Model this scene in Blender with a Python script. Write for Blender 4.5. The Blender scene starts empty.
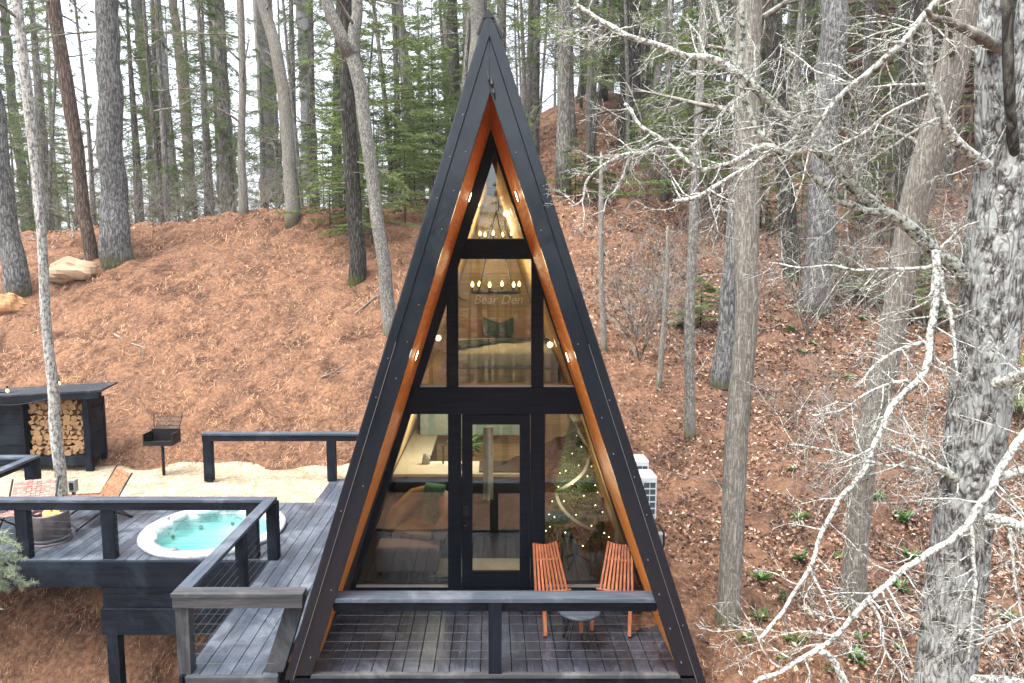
import bpy, math, random
import numpy as np
from mathutils import Vector, noise as mn

# ------------------------------------------------------------------ camera, world, sun, exposure
S = bpy.context.scene
COL = S.collection
PITCH = math.radians(6.14)
F = 1024 * 24 / 36.0
CX, CY = 492.0, 341.5
H = 3.7
cam = bpy.data.objects.new('camera', bpy.data.cameras.new('camera'))
COL.objects.link(cam)
cam.location = (0, 0, H)
cam.rotation_euler = (math.pi / 2 - PITCH, 0, 0)
cam.data.lens = 24
cam.data.sensor_width = 36
cam.data.shift_x = (512 - CX) / 1024
cam.data.clip_start = 0.05
cam.data.clip_end = 3000
S.camera = cam

SUN_EL, SUN_AZ = math.radians(66), math.radians(-125)      # behind and left of the camera, thin high cloud
world = bpy.data.worlds.new('World')
S.world = world
world.use_nodes = True
wn = world.node_tree.nodes
wl = world.node_tree.links
wn.clear()
sky = wn.new('ShaderNodeTexSky')
sky.sky_type = 'NISHITA'
sky.sun_disc = False
sky.sun_elevation = SUN_EL
sky.sun_rotation = SUN_AZ
sky.air_density = 1.0
sky.dust_density = 4.0
hs = wn.new('ShaderNodeHueSaturation')
hs.inputs['Saturation'].default_value = 0.34
hs.inputs['Value'].default_value = 2.1
bgn = wn.new('ShaderNodeBackground')
bgn.inputs['Strength'].default_value = 0.15
wout = wn.new('ShaderNodeOutputWorld')
wl.new(sky.outputs[0], hs.inputs['Color'])
tcw = wn.new('ShaderNodeTexCoord')
sxw = wn.new('ShaderNodeSeparateXYZ')
wl.new(tcw.outputs['Generated'], sxw.inputs[0])
mrw = wn.new('ShaderNodeMapRange')            # overcast dome: brighter towards the zenith
mrw.inputs['From Min'].default_value = 0.0
mrw.inputs['From Max'].default_value = 1.0
mrw.inputs['To Min'].default_value = 1.15
mrw.inputs['To Max'].default_value = 2.3
wl.new(sxw.outputs['Z'], mrw.inputs[0])
vmw = wn.new('ShaderNodeVectorMath')
vmw.operation = 'SCALE'
wl.new(hs.outputs[0], vmw.inputs[0])
wl.new(mrw.outputs[0], vmw.inputs['Scale'])
wl.new(vmw.outputs[0], bgn.inputs['Color'])
wl.new(bgn.outputs[0], wout.inputs['Surface'])

sd = bpy.data.lights.new('sun', 'SUN')
sd.energy = 1.5
sd.angle = math.radians(12)
sd.color = (1.0, 0.95, 0.88)
sun = bpy.data.objects.new('sun', sd)
COL.objects.link(sun)
_d = Vector((math.sin(SUN_AZ) * math.cos(SUN_EL), math.cos(SUN_AZ) * math.cos(SUN_EL), math.sin(SUN_EL)))
sun.rotation_euler = _d.to_track_quat('Z', 'Y').to_euler()
sun.location = (0, 0, 40)

S.view_settings.view_transform = 'Standard'
S.view_settings.look = 'None'
S.view_settings.exposure = 0.28
S.view_settings.gamma = 1
S.view_settings.use_curve_mapping = False
S.render.engine = 'CYCLES'
S.cycles.max_bounces = 6
S.cycles.diffuse_bounces = 3
S.cycles.glossy_bounces = 3
S.cycles.transmission_bounces = 4
S.cycles.transparent_max_bounces = 12
S.cycles.use_denoising = True
S.cycles.caustics_reflective = False
S.cycles.caustics_refractive = False
try:
    S.cycles.denoising_prefilter = 'ACCURATE'
except Exception:
    pass

R = random.Random(7)
NR = np.random.default_rng(7)

# ------------------------------------------------------------------ measuring helpers
cp, sp_ = math.cos(PITCH), math.sin(PITCH)


def ray(px, py):
    dx, dy = (px - CX) / F, (CY - py) / F
    return Vector((dx, cp + dy * sp_, -sp_ + dy * cp))


def P(px, py, Y):
    d = ray(px, py)
    return Vector((0, 0, H)) + d * (Y / d.y)


def PZ(px, py, z):
    d = ray(px, py)
    return Vector((0, 0, H)) + d * ((z - H) / d.z)


def PX(px, Y, z):          # x at depth Y and height z seen at column px
    return (px - CX) / F * (Y * cp - (z - H) * sp_)


LY = [-80, -10, 0, 5, 8.5, 10.6, 11, 12.5, 13, 18, 20, 22, 24, 30, 60, 120, 400]
LZ = [-16, -8, -4.5, -3.2, -2.1, -.3, -.06, -.03, .3, 3.5, 4.4, 5.15, 5.2, 3.6, -4, -8, -8]
RY = [-80, -10, 0, 4, 5.5, 7, 10, 14, 18, 24, 30, 36, 45, 60, 120, 400]
RZ = [-16, -6.5, -3.0, -1.3, -.55, -.05, .4, 1.3, 2.7, 6.1, 9.8, 12.4, 14.2, 16.5, 19, 22]


def terr(x, y):
    x = np.asarray(x, float)
    y = np.asarray(y, float)
    l = np.interp(y, LY, LZ)
    r = np.interp(y, RY, RZ)
    w = np.interp(y, [0, 8, 13, 24, 40], [2.0, 2.0, 4.5, 9, 14])
    c = np.interp(y, [0, 12, 24, 40], [0.6, 0.6, 0.0, -2.0])
    t = np.clip((x - c + w * .5) / w, 0, 1)
    t = t * t * (3 - 2 * t)
    z = l * (1 - t) + r * t
    z = z + np.clip(x - 4, 0, 40) * 0.035 * np.clip((y - 4) / 10, 0, 1)
    z = z + np.clip(-x - 9, 0, 60) * -0.05 * np.clip((y - 13) / 6, 0, 1)
    z = z + .95 * np.clip((x + 11) / 8, 0, 1) * np.exp(-((y - 26) / 4.5) ** 2) * (1 - t)
    amp = np.clip((np.abs(y - 11.7) - .9) / 2.0, 0.0, 1.0)
    amp = np.where(x > -1.5, 1.0, amp)
    z = z + amp * (0.13 * np.sin(x * .9 + y * .5) * np.sin(y * .7 - x * .3) + 0.05 * np.sin(x * 2.3 + 1.3 * np.sin(y * 1.7)) * np.sin(y * 2.9 + x)
                   + 0.022 * np.sin(x * 6.1 + 2 * np.sin(y * 3.1)) * np.sin(y * 7.3 + 1.7 * np.sin(x * 2.7)))
    # low bank of scraped earth along the left ridge
    z = z + 0.45 * np.exp(-((y - 21.3 - .08 * x) / .7) ** 2) * np.clip((-x - 2) / 3, 0, 1) * np.clip((14 + x) / 3, 0, 1)
    return z


def tz(x, y):
    return float(terr(x, y))


def hit(px, py):
    d = ray(px, py)
    t = 4.0
    while t < 120:
        p = Vector((0, 0, H)) + d * t
        if p.z <= tz(p.x, p.y):
            return p
        t += .04
    return Vector((0, 0, H)) + d * 60


# ------------------------------------------------------------------ object helpers
def tag(o, label=None, cat=None, group=None, kind=None):
    if label: o['label'] = label
    if cat: o['category'] = cat
    if group: o['group'] = group
    if kind: o['kind'] = kind
    return o


def empty(name, loc=(0, 0, 0), rz=0, label=None, cat=None, group=None):
    o = bpy.data.objects.new(name, None)
    o.empty_display_size = .2
    COL.objects.link(o)
    o.location = loc
    o.rotation_euler = (0, 0, rz)
    return tag(o, label, cat, group)


def copy_tree(o, parent=None):
    c = o.copy()
    COL.objects.link(c)
    c.parent = parent
    for ch in list(o.children):
        copy_tree(ch, c)
    return c


class MB:
    def __init__(s):
        s.v, s.f = [], []

    def poly_prism(s, pts, d):
        """flat polygon pts (Vectors) pushed along the vector d"""
        n, b = len(pts), len(s.v)
        d = Vector(d)
        s.v += [tuple(p) for p in pts] + [tuple(Vector(p) + d) for p in pts]
        s.f.append(tuple(b + i for i in range(n)))
        s.f.append(tuple(b + n + i for i in reversed(range(n))))
        for i in range(n):
            j = (i + 1) % n
            s.f.append((b + j, b + i, b + n + i, b + n + j))
        return s

    def box(s, x0, x1, y0, y1, z0, z1):
        b = len(s.v)
        s.v += [(x, y, z) for z in (z0, z1) for y in (y0, y1) for x in (x0, x1)]
        s.f += [tuple(b + i for i in q) for q in ((0, 2, 3, 1), (4, 5, 7, 6), (0, 1, 5, 4), (2, 6, 7, 3), (0, 4, 6, 2), (1, 3, 7, 5))]
        return s

    def bar(s, a, c, w, h, up=(0, 0, 1)):
        a, c = Vector(a), Vector(c)
        d = (c - a).normalized()
        u = Vector(up)
        sx = d.cross(u)
        if sx.length < 1e-4: sx = d.cross(Vector((1, 0, 0)))
        sx.normalize()
        u = sx.cross(d).normalized()
        pts = [a + sx * w / 2 + u * h / 2, a - sx * w / 2 + u * h / 2, a - sx * w / 2 - u * h / 2, a + sx * w / 2 - u * h / 2]
        return s.poly_prism(pts, c - a)

    def tube(s, pts, rad, n=8, rough=0.0, seed=0, caps=True, freq=3.0):
        pts = [Vector(p) for p in pts]
        if not hasattr(rad, '__len__'): rad = [rad] * len(pts)
        b = len(s.v)
        up = None
        for i, p in enumerate(pts):
            d = (pts[min(i + 1, len(pts) - 1)] - pts[max(i - 1, 0)])
            if d.length < 1e-9: d = Vector((0, 0, 1))
            d.normalize()
            if up is None:
                up = d.orthogonal().normalized()
            up = (up - d * up.dot(d))
            if up.length < 1e-6: up = d.orthogonal()
            up.normalize()
            sd_ = d.cross(up)
            for k in range(n):
                a = 2 * math.pi * k / n
                dr = up * math.cos(a) + sd_ * math.sin(a)
                r = rad[i]
                if rough:
                    q = Vector((math.cos(a) * 2.2, math.sin(a) * 2.2, (p.z + p.x) * freq * .35 + seed * 7.7))
                    r *= 1 + rough * mn.noise(q) + rough * .6 * mn.noise(q * 3.1)
                s.v.append(tuple(p + dr * r))
        for i in range(len(pts) - 1):
            for k in range(n):
                k2 = (k + 1) % n
                s.f.append((b + i * n + k, b + i * n + k2, b + (i + 1) * n + k2, b + (i + 1) * n + k))
        if caps:
            s.f.append(tuple(b + k for k in reversed(range(n))))
            e = b + (len(pts) - 1) * n
            s.f.append(tuple(e + k for k in range(n)))
        return s

    def lathe(s, prof, n=32, cx=0, cy=0, sx=1, sy=1, close=False):
        b = len(s.v)
        for r, z in prof:
            for k in range(n):
                a = 2 * math.pi * k / n
                s.v.append((cx + r * sx * math.cos(a), cy + r * sy * math.sin(a), z))
        m = len(prof)
        for i in range(m - 1 + (1 if close else 0)):
            j = (i + 1) % m
            for k in range(n):
                k2 = (k + 1) % n
                s.f.append((b + i * n + k, b + i * n + k2, b + j * n + k2, b + j * n + k))
        return s

    def cap(s, r, z, n=32, cx=0, cy=0, flip=False):
        b = len(s.v)
        s.v += [(cx + r * math.cos(2 * math.pi * k / n), cy + r * math.sin(2 * math.pi * k / n), z) for k in range(n)]
        s.f.append(tuple(b + k for k in (reversed(range(n)) if flip else range(n))))
        return s

    def build(s, name, mat, parent=None, smooth=False, bevel=0, extra=None):
        me = bpy.data.meshes.new(name)
        me.from_pydata(s.v, [], s.f)
        if smooth:
            me.polygons.foreach_set('use_smooth', [True] * len(me.polygons))
        me.materials.append(mat)
        if extra:
            me.materials.append(extra[1])
            me.polygons.foreach_set('material_index', [0 if i < extra[0] else 1 for i in range(len(s.f))])
        me.update()
        o = bpy.data.objects.new(name, me)
        COL.objects.link(o)
        if parent: o.parent = parent
        if bevel:
            m = o.modifiers.new('bevel', 'BEVEL')
            m.width = bevel
            m.segments = 2
            m.limit_method = 'ANGLE'
            m.angle_limit = math.radians(40)
        return o


def np_mesh(name, V, k, mat, parent=None, smooth=False):
    """V: (n*k, 3) array, every k verts a face"""
    V = np.asarray(V, np.float32)
    n = len(V) // k
    me = bpy.data.meshes.new(name)
    me.vertices.add(len(V))
    me.vertices.foreach_set('co', V.ravel())
    me.loops.add(n * k)
    me.loops.foreach_set('vertex_index', np.arange(n * k, dtype=np.int32))
    me.polygons.add(n)
    me.polygons.foreach_set('loop_start', np.arange(0, n * k, k, dtype=np.int32))
    me.update(calc_edges=True)
    me.materials.append(mat)
    o = bpy.data.objects.new(name, me)
    COL.objects.link(o)
    if parent: o.parent = parent
    return o


def arr(o):
    return o


# ------------------------------------------------------------------ materials
def mat(name):
    m = bpy.data.materials.new(name)
    m.use_nodes = True
    nt = m.node_tree
    return m, nt, nt.nodes['Principled BSDF']


def ramp(nt, stops, src=None, interp='LINEAR'):
    r = nt.nodes.new('ShaderNodeValToRGB')
    r.color_ramp.interpolation = interp
    el = r.color_ramp.elements
    while len(el) > 1: el.remove(el[-1])
    el[0].position = stops[0][0]
    el[0].color = (*stops[0][1], 1)
    for p, c in stops[1:]:
        e = el.new(p)
        e.color = (*c, 1)
    if src is not None: nt.links.new(src, r.inputs[0])
    return r


def texco(nt, scale=(1, 1, 1), out='Object'):
    t = nt.nodes.new('ShaderNodeTexCoord')
    mp = nt.nodes.new('ShaderNodeMapping')
    mp.inputs['Scale'].default_value = scale
    nt.links.new(t.outputs[out], mp.inputs[0])
    return mp.outputs[0]


def nz(nt, vec, scale, detail=6, rough=.6, dist=0):
    n = nt.nodes.new('ShaderNodeTexNoise')
    n.inputs['Scale'].default_value = scale
    n.inputs['Detail'].default_value = detail
    n.inputs['Roughness'].default_value = rough
    n.inputs['Distortion'].default_value = dist
    nt.links.new(vec, n.inputs['Vector'])
    return n.outputs['Fac']


def mix(nt, a, b, fac, mode='MIX'):
    m = nt.nodes.new('ShaderNodeMix')
    m.data_type = 'RGBA'
    m.blend_type = mode
    for s, i in ((a, 6), (b, 7)):
        if isinstance(s, tuple): m.inputs[i].default_value = (*s, 1)
        else: nt.links.new(s, m.inputs[i])
    if isinstance(fac, (int, float)): m.inputs[0].default_value = fac
    else: nt.links.new(fac, m.inputs[0])
    return m.outputs[2]


def bump(nt, h, strength, dist, bsdf, normal=None):
    b = nt.nodes.new('ShaderNodeBump')
    b.inputs['Strength'].default_value = strength
    b.inputs['Distance'].default_value = dist
    nt.links.new(h, b.inputs['Height'])
    if normal is not None: nt.links.new(normal, b.inputs['Normal'])
    nt.links.new(b.outputs[0], bsdf.inputs['Normal'])
    return b.outputs[0]


def plain(name, c, rough=.6, metal=0, spec=.5, var=0.0, scale=8, emit=None, estr=0):
    m, nt, b = mat(name)
    b.inputs['Base Color'].default_value = (*c, 1)
    b.inputs['Roughness'].default_value = rough
    b.inputs['Metallic'].default_value = metal
    b.inputs['Specular IOR Level'].default_value = spec
    if var:
        f = nz(nt, texco(nt), scale)
        r = ramp(nt, [(.3, tuple(x * (1 - var) for x in c)), (.7, tuple(min(1, x * (1 + var)) for x in c))], f)
        nt.links.new(r.outputs[0], b.inputs['Base Color'])
        bump(nt, f, .35, .03, b)
    if emit:
        b.inputs['Emission Color'].default_value = (*emit, 1)
        b.inputs['Emission Strength'].default_value = estr
    return m


def bark(name, dark, light, lichen=(.5, .53, .48), amount=.3, moss=None, scale=1.0, st=.9, patch=20.0, vz=.15, crack=.55, wob=.12):
    m, nt, b = mat(name)
    v = texco(nt, (1, 1, vz))
    v2 = texco(nt, (1, 1, .6))
    vo = nt.nodes.new('ShaderNodeTexVoronoi')
    vo.feature = 'DISTANCE_TO_EDGE'
    vo.inputs['Scale'].default_value = 22 * scale
    # wobble the plates
    n0 = nt.nodes.new('ShaderNodeTexNoise')
    n0.inputs['Scale'].default_value = 9 * scale
    nt.links.new(v, n0.inputs['Vector'])
    add = nt.nodes.new('ShaderNodeVectorMath')
    add.operation = 'MULTIPLY_ADD'
    add.inputs[1].default_value = (wob / scale,) * 3
    nt.links.new(n0.outputs['Color'], add.inputs[0])
    nt.links.new(v, add.inputs[2])
    nt.links.new(add.outputs[0], vo.inputs['Vector'])
    plate = ramp(nt, [(0, (0, 0, 0)), (.28, (1, 1, 1))], vo.outputs['Distance'])
    fine = nz(nt, v, 40 * scale, 9, .8)
    c = ramp(nt, [(.34, dark), (.64, light)], fine)
    col = mix(nt, tuple(x * crack for x in dark), c.outputs[0], plate.outputs[0])
    big = nz(nt, v2, patch * scale, 8, .72)
    lm = ramp(nt, [(.60 - amount * .3, (0, 0, 0)), (.70 - amount * .3, (1, 1, 1))], big)
    lv = mix(nt, tuple(x * .75 for x in lichen), lichen, fine)
    mm = nt.nodes.new('ShaderNodeMath')
    mm.operation = 'MULTIPLY'
    nt.links.new(lm.outputs[0], mm.inputs[0])
    mm.inputs[1].default_value = .7
    col = mix(nt, col, lv, mm.outputs[0])
    if moss:
        g = nt.nodes.new('ShaderNodeSeparateXYZ')
        t = nt.nodes.new('ShaderNodeTexCoord')
        nt.links.new(t.outputs['Object'], g.inputs[0])
        mr = nt.nodes.new('ShaderNodeMapRange')
        mr.inputs['From Min'].default_value = .6
        mr.inputs['From Max'].default_value = .0
        nt.links.new(g.outputs['Z'], mr.inputs[0])
        m2 = nt.nodes.new('ShaderNodeMath')
        m2.operation = 'MULTIPLY'
        nt.links.new(mr.outputs[0], m2.inputs[0])
        nt.links.new(big, m2.inputs[1])
        m3 = ramp(nt, [(.34, (0, 0, 0)), (.55, (1, 1, 1))], m2.outputs[0])
        col = mix(nt, col, moss, m3.outputs[0])
    nt.links.new(col, b.inputs['Base Color'])
    b.inputs['Roughness'].default_value = .95
    b.inputs['Specular IOR Level'].default_value = .15
    hh = mix(nt, plate.outputs[0], fine, .45)
    bump(nt, hh, st, .03, b)
    return m


def twigmat(name, a, c, scale=14):
    m, nt, b = mat(name)
    f = nz(nt, texco(nt), scale, 8, .75)
    r = ramp(nt, [(.42, a), (.56, c)], f)
    nt.links.new(r.outputs[0], b.inputs['Base Color'])
    b.inputs['Roughness'].default_value = .95
    b.inputs['Specular IOR Level'].default_value = .1
    bump(nt, f, .6, .012, b)
    return m


def islands(name, stops, rough=.85, spec=.15, sss=0, interp='LINEAR', twoside=0, vary=False):
    m, nt, b = mat(name)
    g = nt.nodes.new('ShaderNodeNewGeometry')
    r = ramp(nt, stops, g.outputs['Random Per Island'], interp)
    if vary:
        v_ = texco(nt)
        q1 = ramp(nt, [(.34, (.50, .50, .55)), (.48, (.95, .95, .97)), (.68, (1.35, 1.3, 1.2))], nz(nt, v_, .9, 8, .72, .8))
        q2 = ramp(nt, [(.38, (.30, .30, .34)), (.48, (.95, .95, .95)), (.62, (1.4, 1.35, 1.25))], nz(nt, v_, 5.5, 6, .7, .5))
        mm_ = mix(nt, mix(nt, r.outputs[0], q1.outputs[0], 1.0, 'MULTIPLY'), q2.outputs[0], 1.0, 'MULTIPLY')
        nt.links.new(mm_, b.inputs['Base Color'])
    else:
        nt.links.new(r.outputs[0], b.inputs['Base Color'])
    b.inputs['Roughness'].default_value = rough
    b.inputs['Specular IOR Level'].default_value = spec
    if twoside:
        tr = nt.nodes.new('ShaderNodeBsdfTranslucent')
        nt.links.new(r.outputs[0], tr.inputs[0])
        ms = nt.nodes.new('ShaderNodeMixShader')
        ms.inputs[0].default_value = twoside
        nt.links.new(b.outputs[0], ms.inputs[1])
        nt.links.new(tr.outputs[0], ms.inputs[2])
        nt.links.new(ms.outputs[0], nt.nodes['Material Output'].inputs[0])
    return m


def wood(name, a, c, axis='x', rough=.55, spec=.4, grain=1.0, st=.25, wear=None, isl=.0):
    """long grained wood, grain along one axis"""
    m, nt, b = mat(name)
    sc = {'x': (.6, 9, 9), 'y': (9, .6, 9), 'z': (9, 9, .6)}[axis]
    v = texco(nt, tuple(x * grain for x in sc))
    f = nz(nt, v, 3.2, 8, .65, .4)
    r = ramp(nt, [(.3, a), (.72, c)], f)
    col = r.outputs[0]
    g = nt.nodes.new('ShaderNodeNewGeometry')
    if isl:
        rr = ramp(nt, [(0, (1 - isl,) * 3), (1, (1 + isl,) * 3)], g.outputs['Random Per Island'])
        col = mix(nt, col, rr.outputs[0], 1.0, 'MULTIPLY')
    if wear:
        w = nz(nt, texco(nt, (1, 1, 1)), 2.2, 9, .72, .6)
        w2 = ramp(nt, [(.5, (0, 0, 0)), (.66, (1, 1, 1))], w)
        col = mix(nt, col, wear, w2.outputs[0])
    nt.links.new(col, b.inputs['Base Color'])
    rg = ramp(nt, [(.3, (rough + .12,) * 3), (.7, (rough - .1,) * 3)], f)
    nt.links.new(rg.outputs[0], b.inputs['Roughness'])
    b.inputs['Specular IOR Level'].default_value = spec
    bump(nt, f, st, .01, b)
    return m


M = {}
M['pine_grey'] = bark('pine_bark_grey', (.10, .10, .10), (.27, .265, .25), (.33, .35, .33), .35, moss=(.085, .09, .035), scale=.8)
M['pine_brown'] = bark('pine_bark_brown', (.11, .08, .065), (.30, .225, .175), (.30, .30, .27), .15, scale=.8)
M['dark_bark'] = bark('dark_bark', (.035, .032, .028), (.13, .125, .105), (.2, .22, .17), .15, moss=(.07, .09, .02), scale=.8)
M['pale_bark'] = bark('pale_bark', (.13, .122, .108), (.34, .325, .29), (.46, .47, .42), .35, vz=.12, crack=.8, moss=(.12, .12, .06), scale=1.6, st=.6)
M['tan_bark'] = bark('tan_bark', (.18, .165, .142), (.40, .375, .325), (.46, .46, .40), .3, vz=.09, crack=.8, wob=.2, moss=(.12, .12, .06), scale=1.8, st=.6)
M['lichen_bark'] = bark('lichen_bark', (.11, .104, .098), (.33, .315, .30), (.54, .57, .54), .55, scale=.8, st=1.0, patch=16.0, vz=.28, crack=.4, wob=.3)
M['birch'] = bark('white_lichen_bark', (.19, .17, .15), (.42, .39, .35), (.66, .67, .62), .5, scale=1.3, st=.35)
M['far_bark'] = bark('far_bark', (.07, .062, .055), (.21, .19, .165), (.28, .3, .26), .3, scale=.6)
M['far_bark2'] = bark('far_bark_pale', (.14, .13, .115), (.33, .31, .28), (.42, .43, .38), .3, scale=.6)
M['twig_white'] = twigmat('lichen_twig', (.10, .095, .085), (.62, .64, .58), 34)
M['twig_dark'] = twigmat('dark_twig', (.05, .048, .04), (.42, .44, .38), 26)
M['twig_grey'] = twigmat('grey_twig', (.11, .10, .085), (.30, .285, .25), 6)
M['foliage'] = islands('pine_foliage', [(0, (.075, .11, .04)), (.5, (.13, .18, .065)), (1, (.21, .27, .10))], twoside=.25)
M['hemlock'] = islands('hemlock_foliage', [(0, (.10, .15, .045)), (.5, (.18, .25, .08)), (1, (.34, .41, .18))], twoside=.3)
M['paleneedle'] = islands('pale_foliage', [(0, (.16, .22, .13)), (.5, (.32, .38, .25)), (1, (.5, .55, .42))], twoside=.2)
M['leafgreen'] = islands('green_leaf', [(0, (.035, .11, .02)), (1, (.10, .25, .05))], rough=.5, spec=.4, twoside=.2)
M['needles'] = islands('fallen_needles', [(0, (.075, .043, .028)), (.35, (.18, .098, .060)), (.7, (.30, .168, .104)), (1, (.46, .30, .195))], vary=True)
M['leaves'] = islands('fallen_leaves', [(0, (.06, .04, .03)), (.3, (.15, .085, .058)), (.65, (.25, .145, .10)), (.9, (.38, .26, .19)), (1, (.55, .47, .39))], rough=.7, spec=.3, vary=True)

# ground
m, nt, b = mat('needle_ground')
v = texco(nt)
n1 = nz(nt, v, 1.3, 10, .72, .6)
n2 = nz(nt, v, 14, 8, .7)
c1 = ramp(nt, [(.28, (.065, .038, .025)), (.45, (.165, .088, .054)), (.6, (.25, .138, .083)), (.8, (.34, .21, .13))], n2)
c2 = ramp(nt, [(.3, (.07, .042, .03)), (.5, (.15, .085, .056)), (.75, (.27, .165, .115))], n2)
sx = nt.nodes.new('ShaderNodeSeparateXYZ')
nt.links.new(v, sx.inputs[0])
mr = nt.nodes.new('ShaderNodeMapRange')
mr.inputs['From Min'].default_value = 2.2
mr.inputs['From Max'].default_value = 4.6
nt.links.new(sx.outputs['X'], mr.inputs[0])
base = mix(nt, c1.outputs[0], c2.outputs[0], mr.outputs[0])
br = ramp(nt, [(.38, (.42, .42, .45)), (.5, (1, 1, 1)), (.66, (1.2, 1.18, 1.1))], n1)
nt.links.new(mix(nt, base, br.outputs[0], 1.0, 'MULTIPLY'), b.inputs['Base Color'])
b.inputs['Roughness'].default_value = .95
b.inputs['Specular IOR Level'].default_value = .1
bump(nt, n2, .9, .05, b)
M['ground'] = m

m, nt, b = mat('tan_gravel')
v = texco(nt)
vo = nt.nodes.new('ShaderNodeTexVoronoi')
vo.inputs['Scale'].default_value = 32
nt.links.new(v, vo.inputs['Vector'])
c = ramp(nt, [(0, (.22, .17, .11)), (.5, (.40, .325, .22)), (1, (.60, .52, .39))], vo.outputs['Color'])
n1 = nz(nt, v, 2.0, 8, .7)
br = ramp(nt, [(.36, (.68, .62, .56)), (.5, (.95, .93, .9)), (.62, (1.1, 1.1, 1.08))], n1)
nt.links.new(mix(nt, c.outputs[0], br.outputs[0], 1.0, 'MULTIPLY'), b.inputs['Base Color'])
b.inputs['Roughness'].default_value = .95
bump(nt, vo.outputs['Distance'], .7, .02, b)
M['gravel'] = m

# stained wood, decks
M['deckboard'] = wood('deck_board', (.028, .038, .053), (.088, .106, .135), 'y', .32, .45, wear=(.15, .172, .205), isl=.3)
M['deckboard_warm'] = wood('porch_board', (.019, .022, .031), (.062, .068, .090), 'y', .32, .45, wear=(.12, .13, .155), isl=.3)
M['blackwood'] = wood('black_stained_wood', (.003, .0045, .008), (.012, .017, .026), 'x', .6, .12, wear=(.02, .028, .04))
M['blackwood_z'] = wood('black_stained_post', (.003, .0045, .008), (.012, .017, .026), 'z', .6, .12, wear=(.02, .028, .04))
M['railtop'] = wood('rail_wood', (.03, .042, .058), (.09, .112, .145), 'x', .4, .4, wear=(.14, .16, .19))
M['railtop_y'] = wood('rail_wood_long', (.03, .042, .058), (.09, .112, .145), 'y', .4, .4, wear=(.14, .16, .19))
M['greywood'] = wood('weathered_grey_wood', (.022, .024, .027), (.085, .088, .092), 'x', .6, .3, wear=(.13, .13, .13))
M['slant'] = wood('dark_grey_post', (.010, .013, .017), (.042, .048, .056), 'z', .6, .2, wear=(.07, .075, .08))
M['greywood_z'] = wood('weathered_grey_post', (.018, .021, .025), (.068, .073, .08), 'z', .6, .3, wear=(.11, .11, .11))
M['facade'] = wood('facade_wood', (.004, .006, .011), (.010, .015, .025), 'x', .6, .15)
M['cedar'] = wood('orange_cedar', (.55, .165, .022), (.85, .36, .07), 'y', .55, .3, st=.15)
M['cedar_edge'] = wood('orange_cedar_edge', (.32, .12, .05), (.55, .24, .1), 'z', .5, .4)
M['chairwood'] = wood('orange_slat_wood', (.34, .095, .035), (.60, .225, .09), 'z', .45, .4, isl=.3)
M['pine_in'] = wood('interior_pine', (.50, .33, .14), (.74, .55, .27), 'y', .5, .35, isl=.1)
M['pine_wall'] = wood('interior_pine_wall', (.50, .33, .14), (.74, .55, .27), 'x', .5, .35, isl=.15)
M['floor_in'] = wood('interior_floor', (.09, .07, .07), (.2, .165, .155), 'y', .4, .5, isl=.3)

m, nt, b = mat('black_metal')
b.inputs['Base Color'].default_value = (.004, .009, .016, 1)
b.inputs['Metallic'].default_value = .0
b.inputs['Specular IOR Level'].default_value = .6
f = nz(nt, texco(nt, (1, 1, .5)), 3.0, 5, .5)
rr = ramp(nt, [(.3, (.14,) * 3), (.7, (.27,) * 3)], f)
nt.links.new(rr.outputs[0], b.inputs['Roughness'])
bump(nt, f, .35, .05, b)
M['metal'] = m
M['metal_dark'] = plain('black_trim', (.008, .01, .012), .4, spec=.5)
M['black'] = plain('matte_black', (.009, .009, .01), .55)
M['iron'] = plain('black_iron', (.015, .015, .016), .5, .4)
M['steel'] = plain('steel_cable', (.12, .11, .10), .7, .2)
M['screw'] = plain('screw_head', (.3, .32, .33), .4, .6)
M['white_paint'] = plain('white_enamel', (.66, .68, .68), .35, var=.04)
M['sillmat'] = plain('pale_sill', (.42, .41, .38), .5)
M['grille'] = plain('grille_dark', (.05, .09, .11), .5)
M['conduit'] = plain('grey_conduit', (.26, .26, .255), .5)
M['shell'] = None
m, nt, b = mat('tub_shell')
f = nz(nt, texco(nt), 4.5, 10, .7, 1.6)
r = ramp(nt, [(.38, (.34, .38, .41)), (.48, (.58, .60, .61)), (.6, (.70, .71, .71))], f)
nt.links.new(r.outputs[0], b.inputs['Base Color'])
b.inputs['Roughness'].default_value = .22
b.inputs['Coat Weight'].default_value = .4
M['shell'] = m
m, nt, b = mat('tub_basin')
b.inputs['Base Color'].default_value = (.40, .66, .64, 1)
b.inputs['Roughness'].default_value = .4
M['basin'] = m
m, nt, b = mat('tub_water')
out = nt.nodes['Material Output']
tr = nt.nodes.new('ShaderNodeBsdfTransparent')
tr.inputs[0].default_value = (.70, .93, .91, 1)
gl = nt.nodes.new('ShaderNodeBsdfGlossy')
gl.inputs['Roughness'].default_value = .03
fr = nt.nodes.new('ShaderNodeFresnel')
fr.inputs[0].default_value = 1.33
f = nz(nt, texco(nt), 7, 4, .5, 1)
bb = nt.nodes.new('ShaderNodeBump')
bb.inputs['Strength'].default_value = .25
bb.inputs['Distance'].default_value = .03
nt.links.new(f, bb.inputs['Height'])
nt.links.new(bb.outputs[0], gl.inputs['Normal'])
ms = nt.nodes.new('ShaderNodeMixShader')
nt.links.new(fr.outputs[0], ms.inputs[0])
nt.links.new(tr.outputs[0], ms.inputs[1])
nt.links.new(gl.outputs[0], ms.inputs[2])
nt.links.new(ms.outputs[0], out.inputs[0])
M['water'] = m

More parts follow.
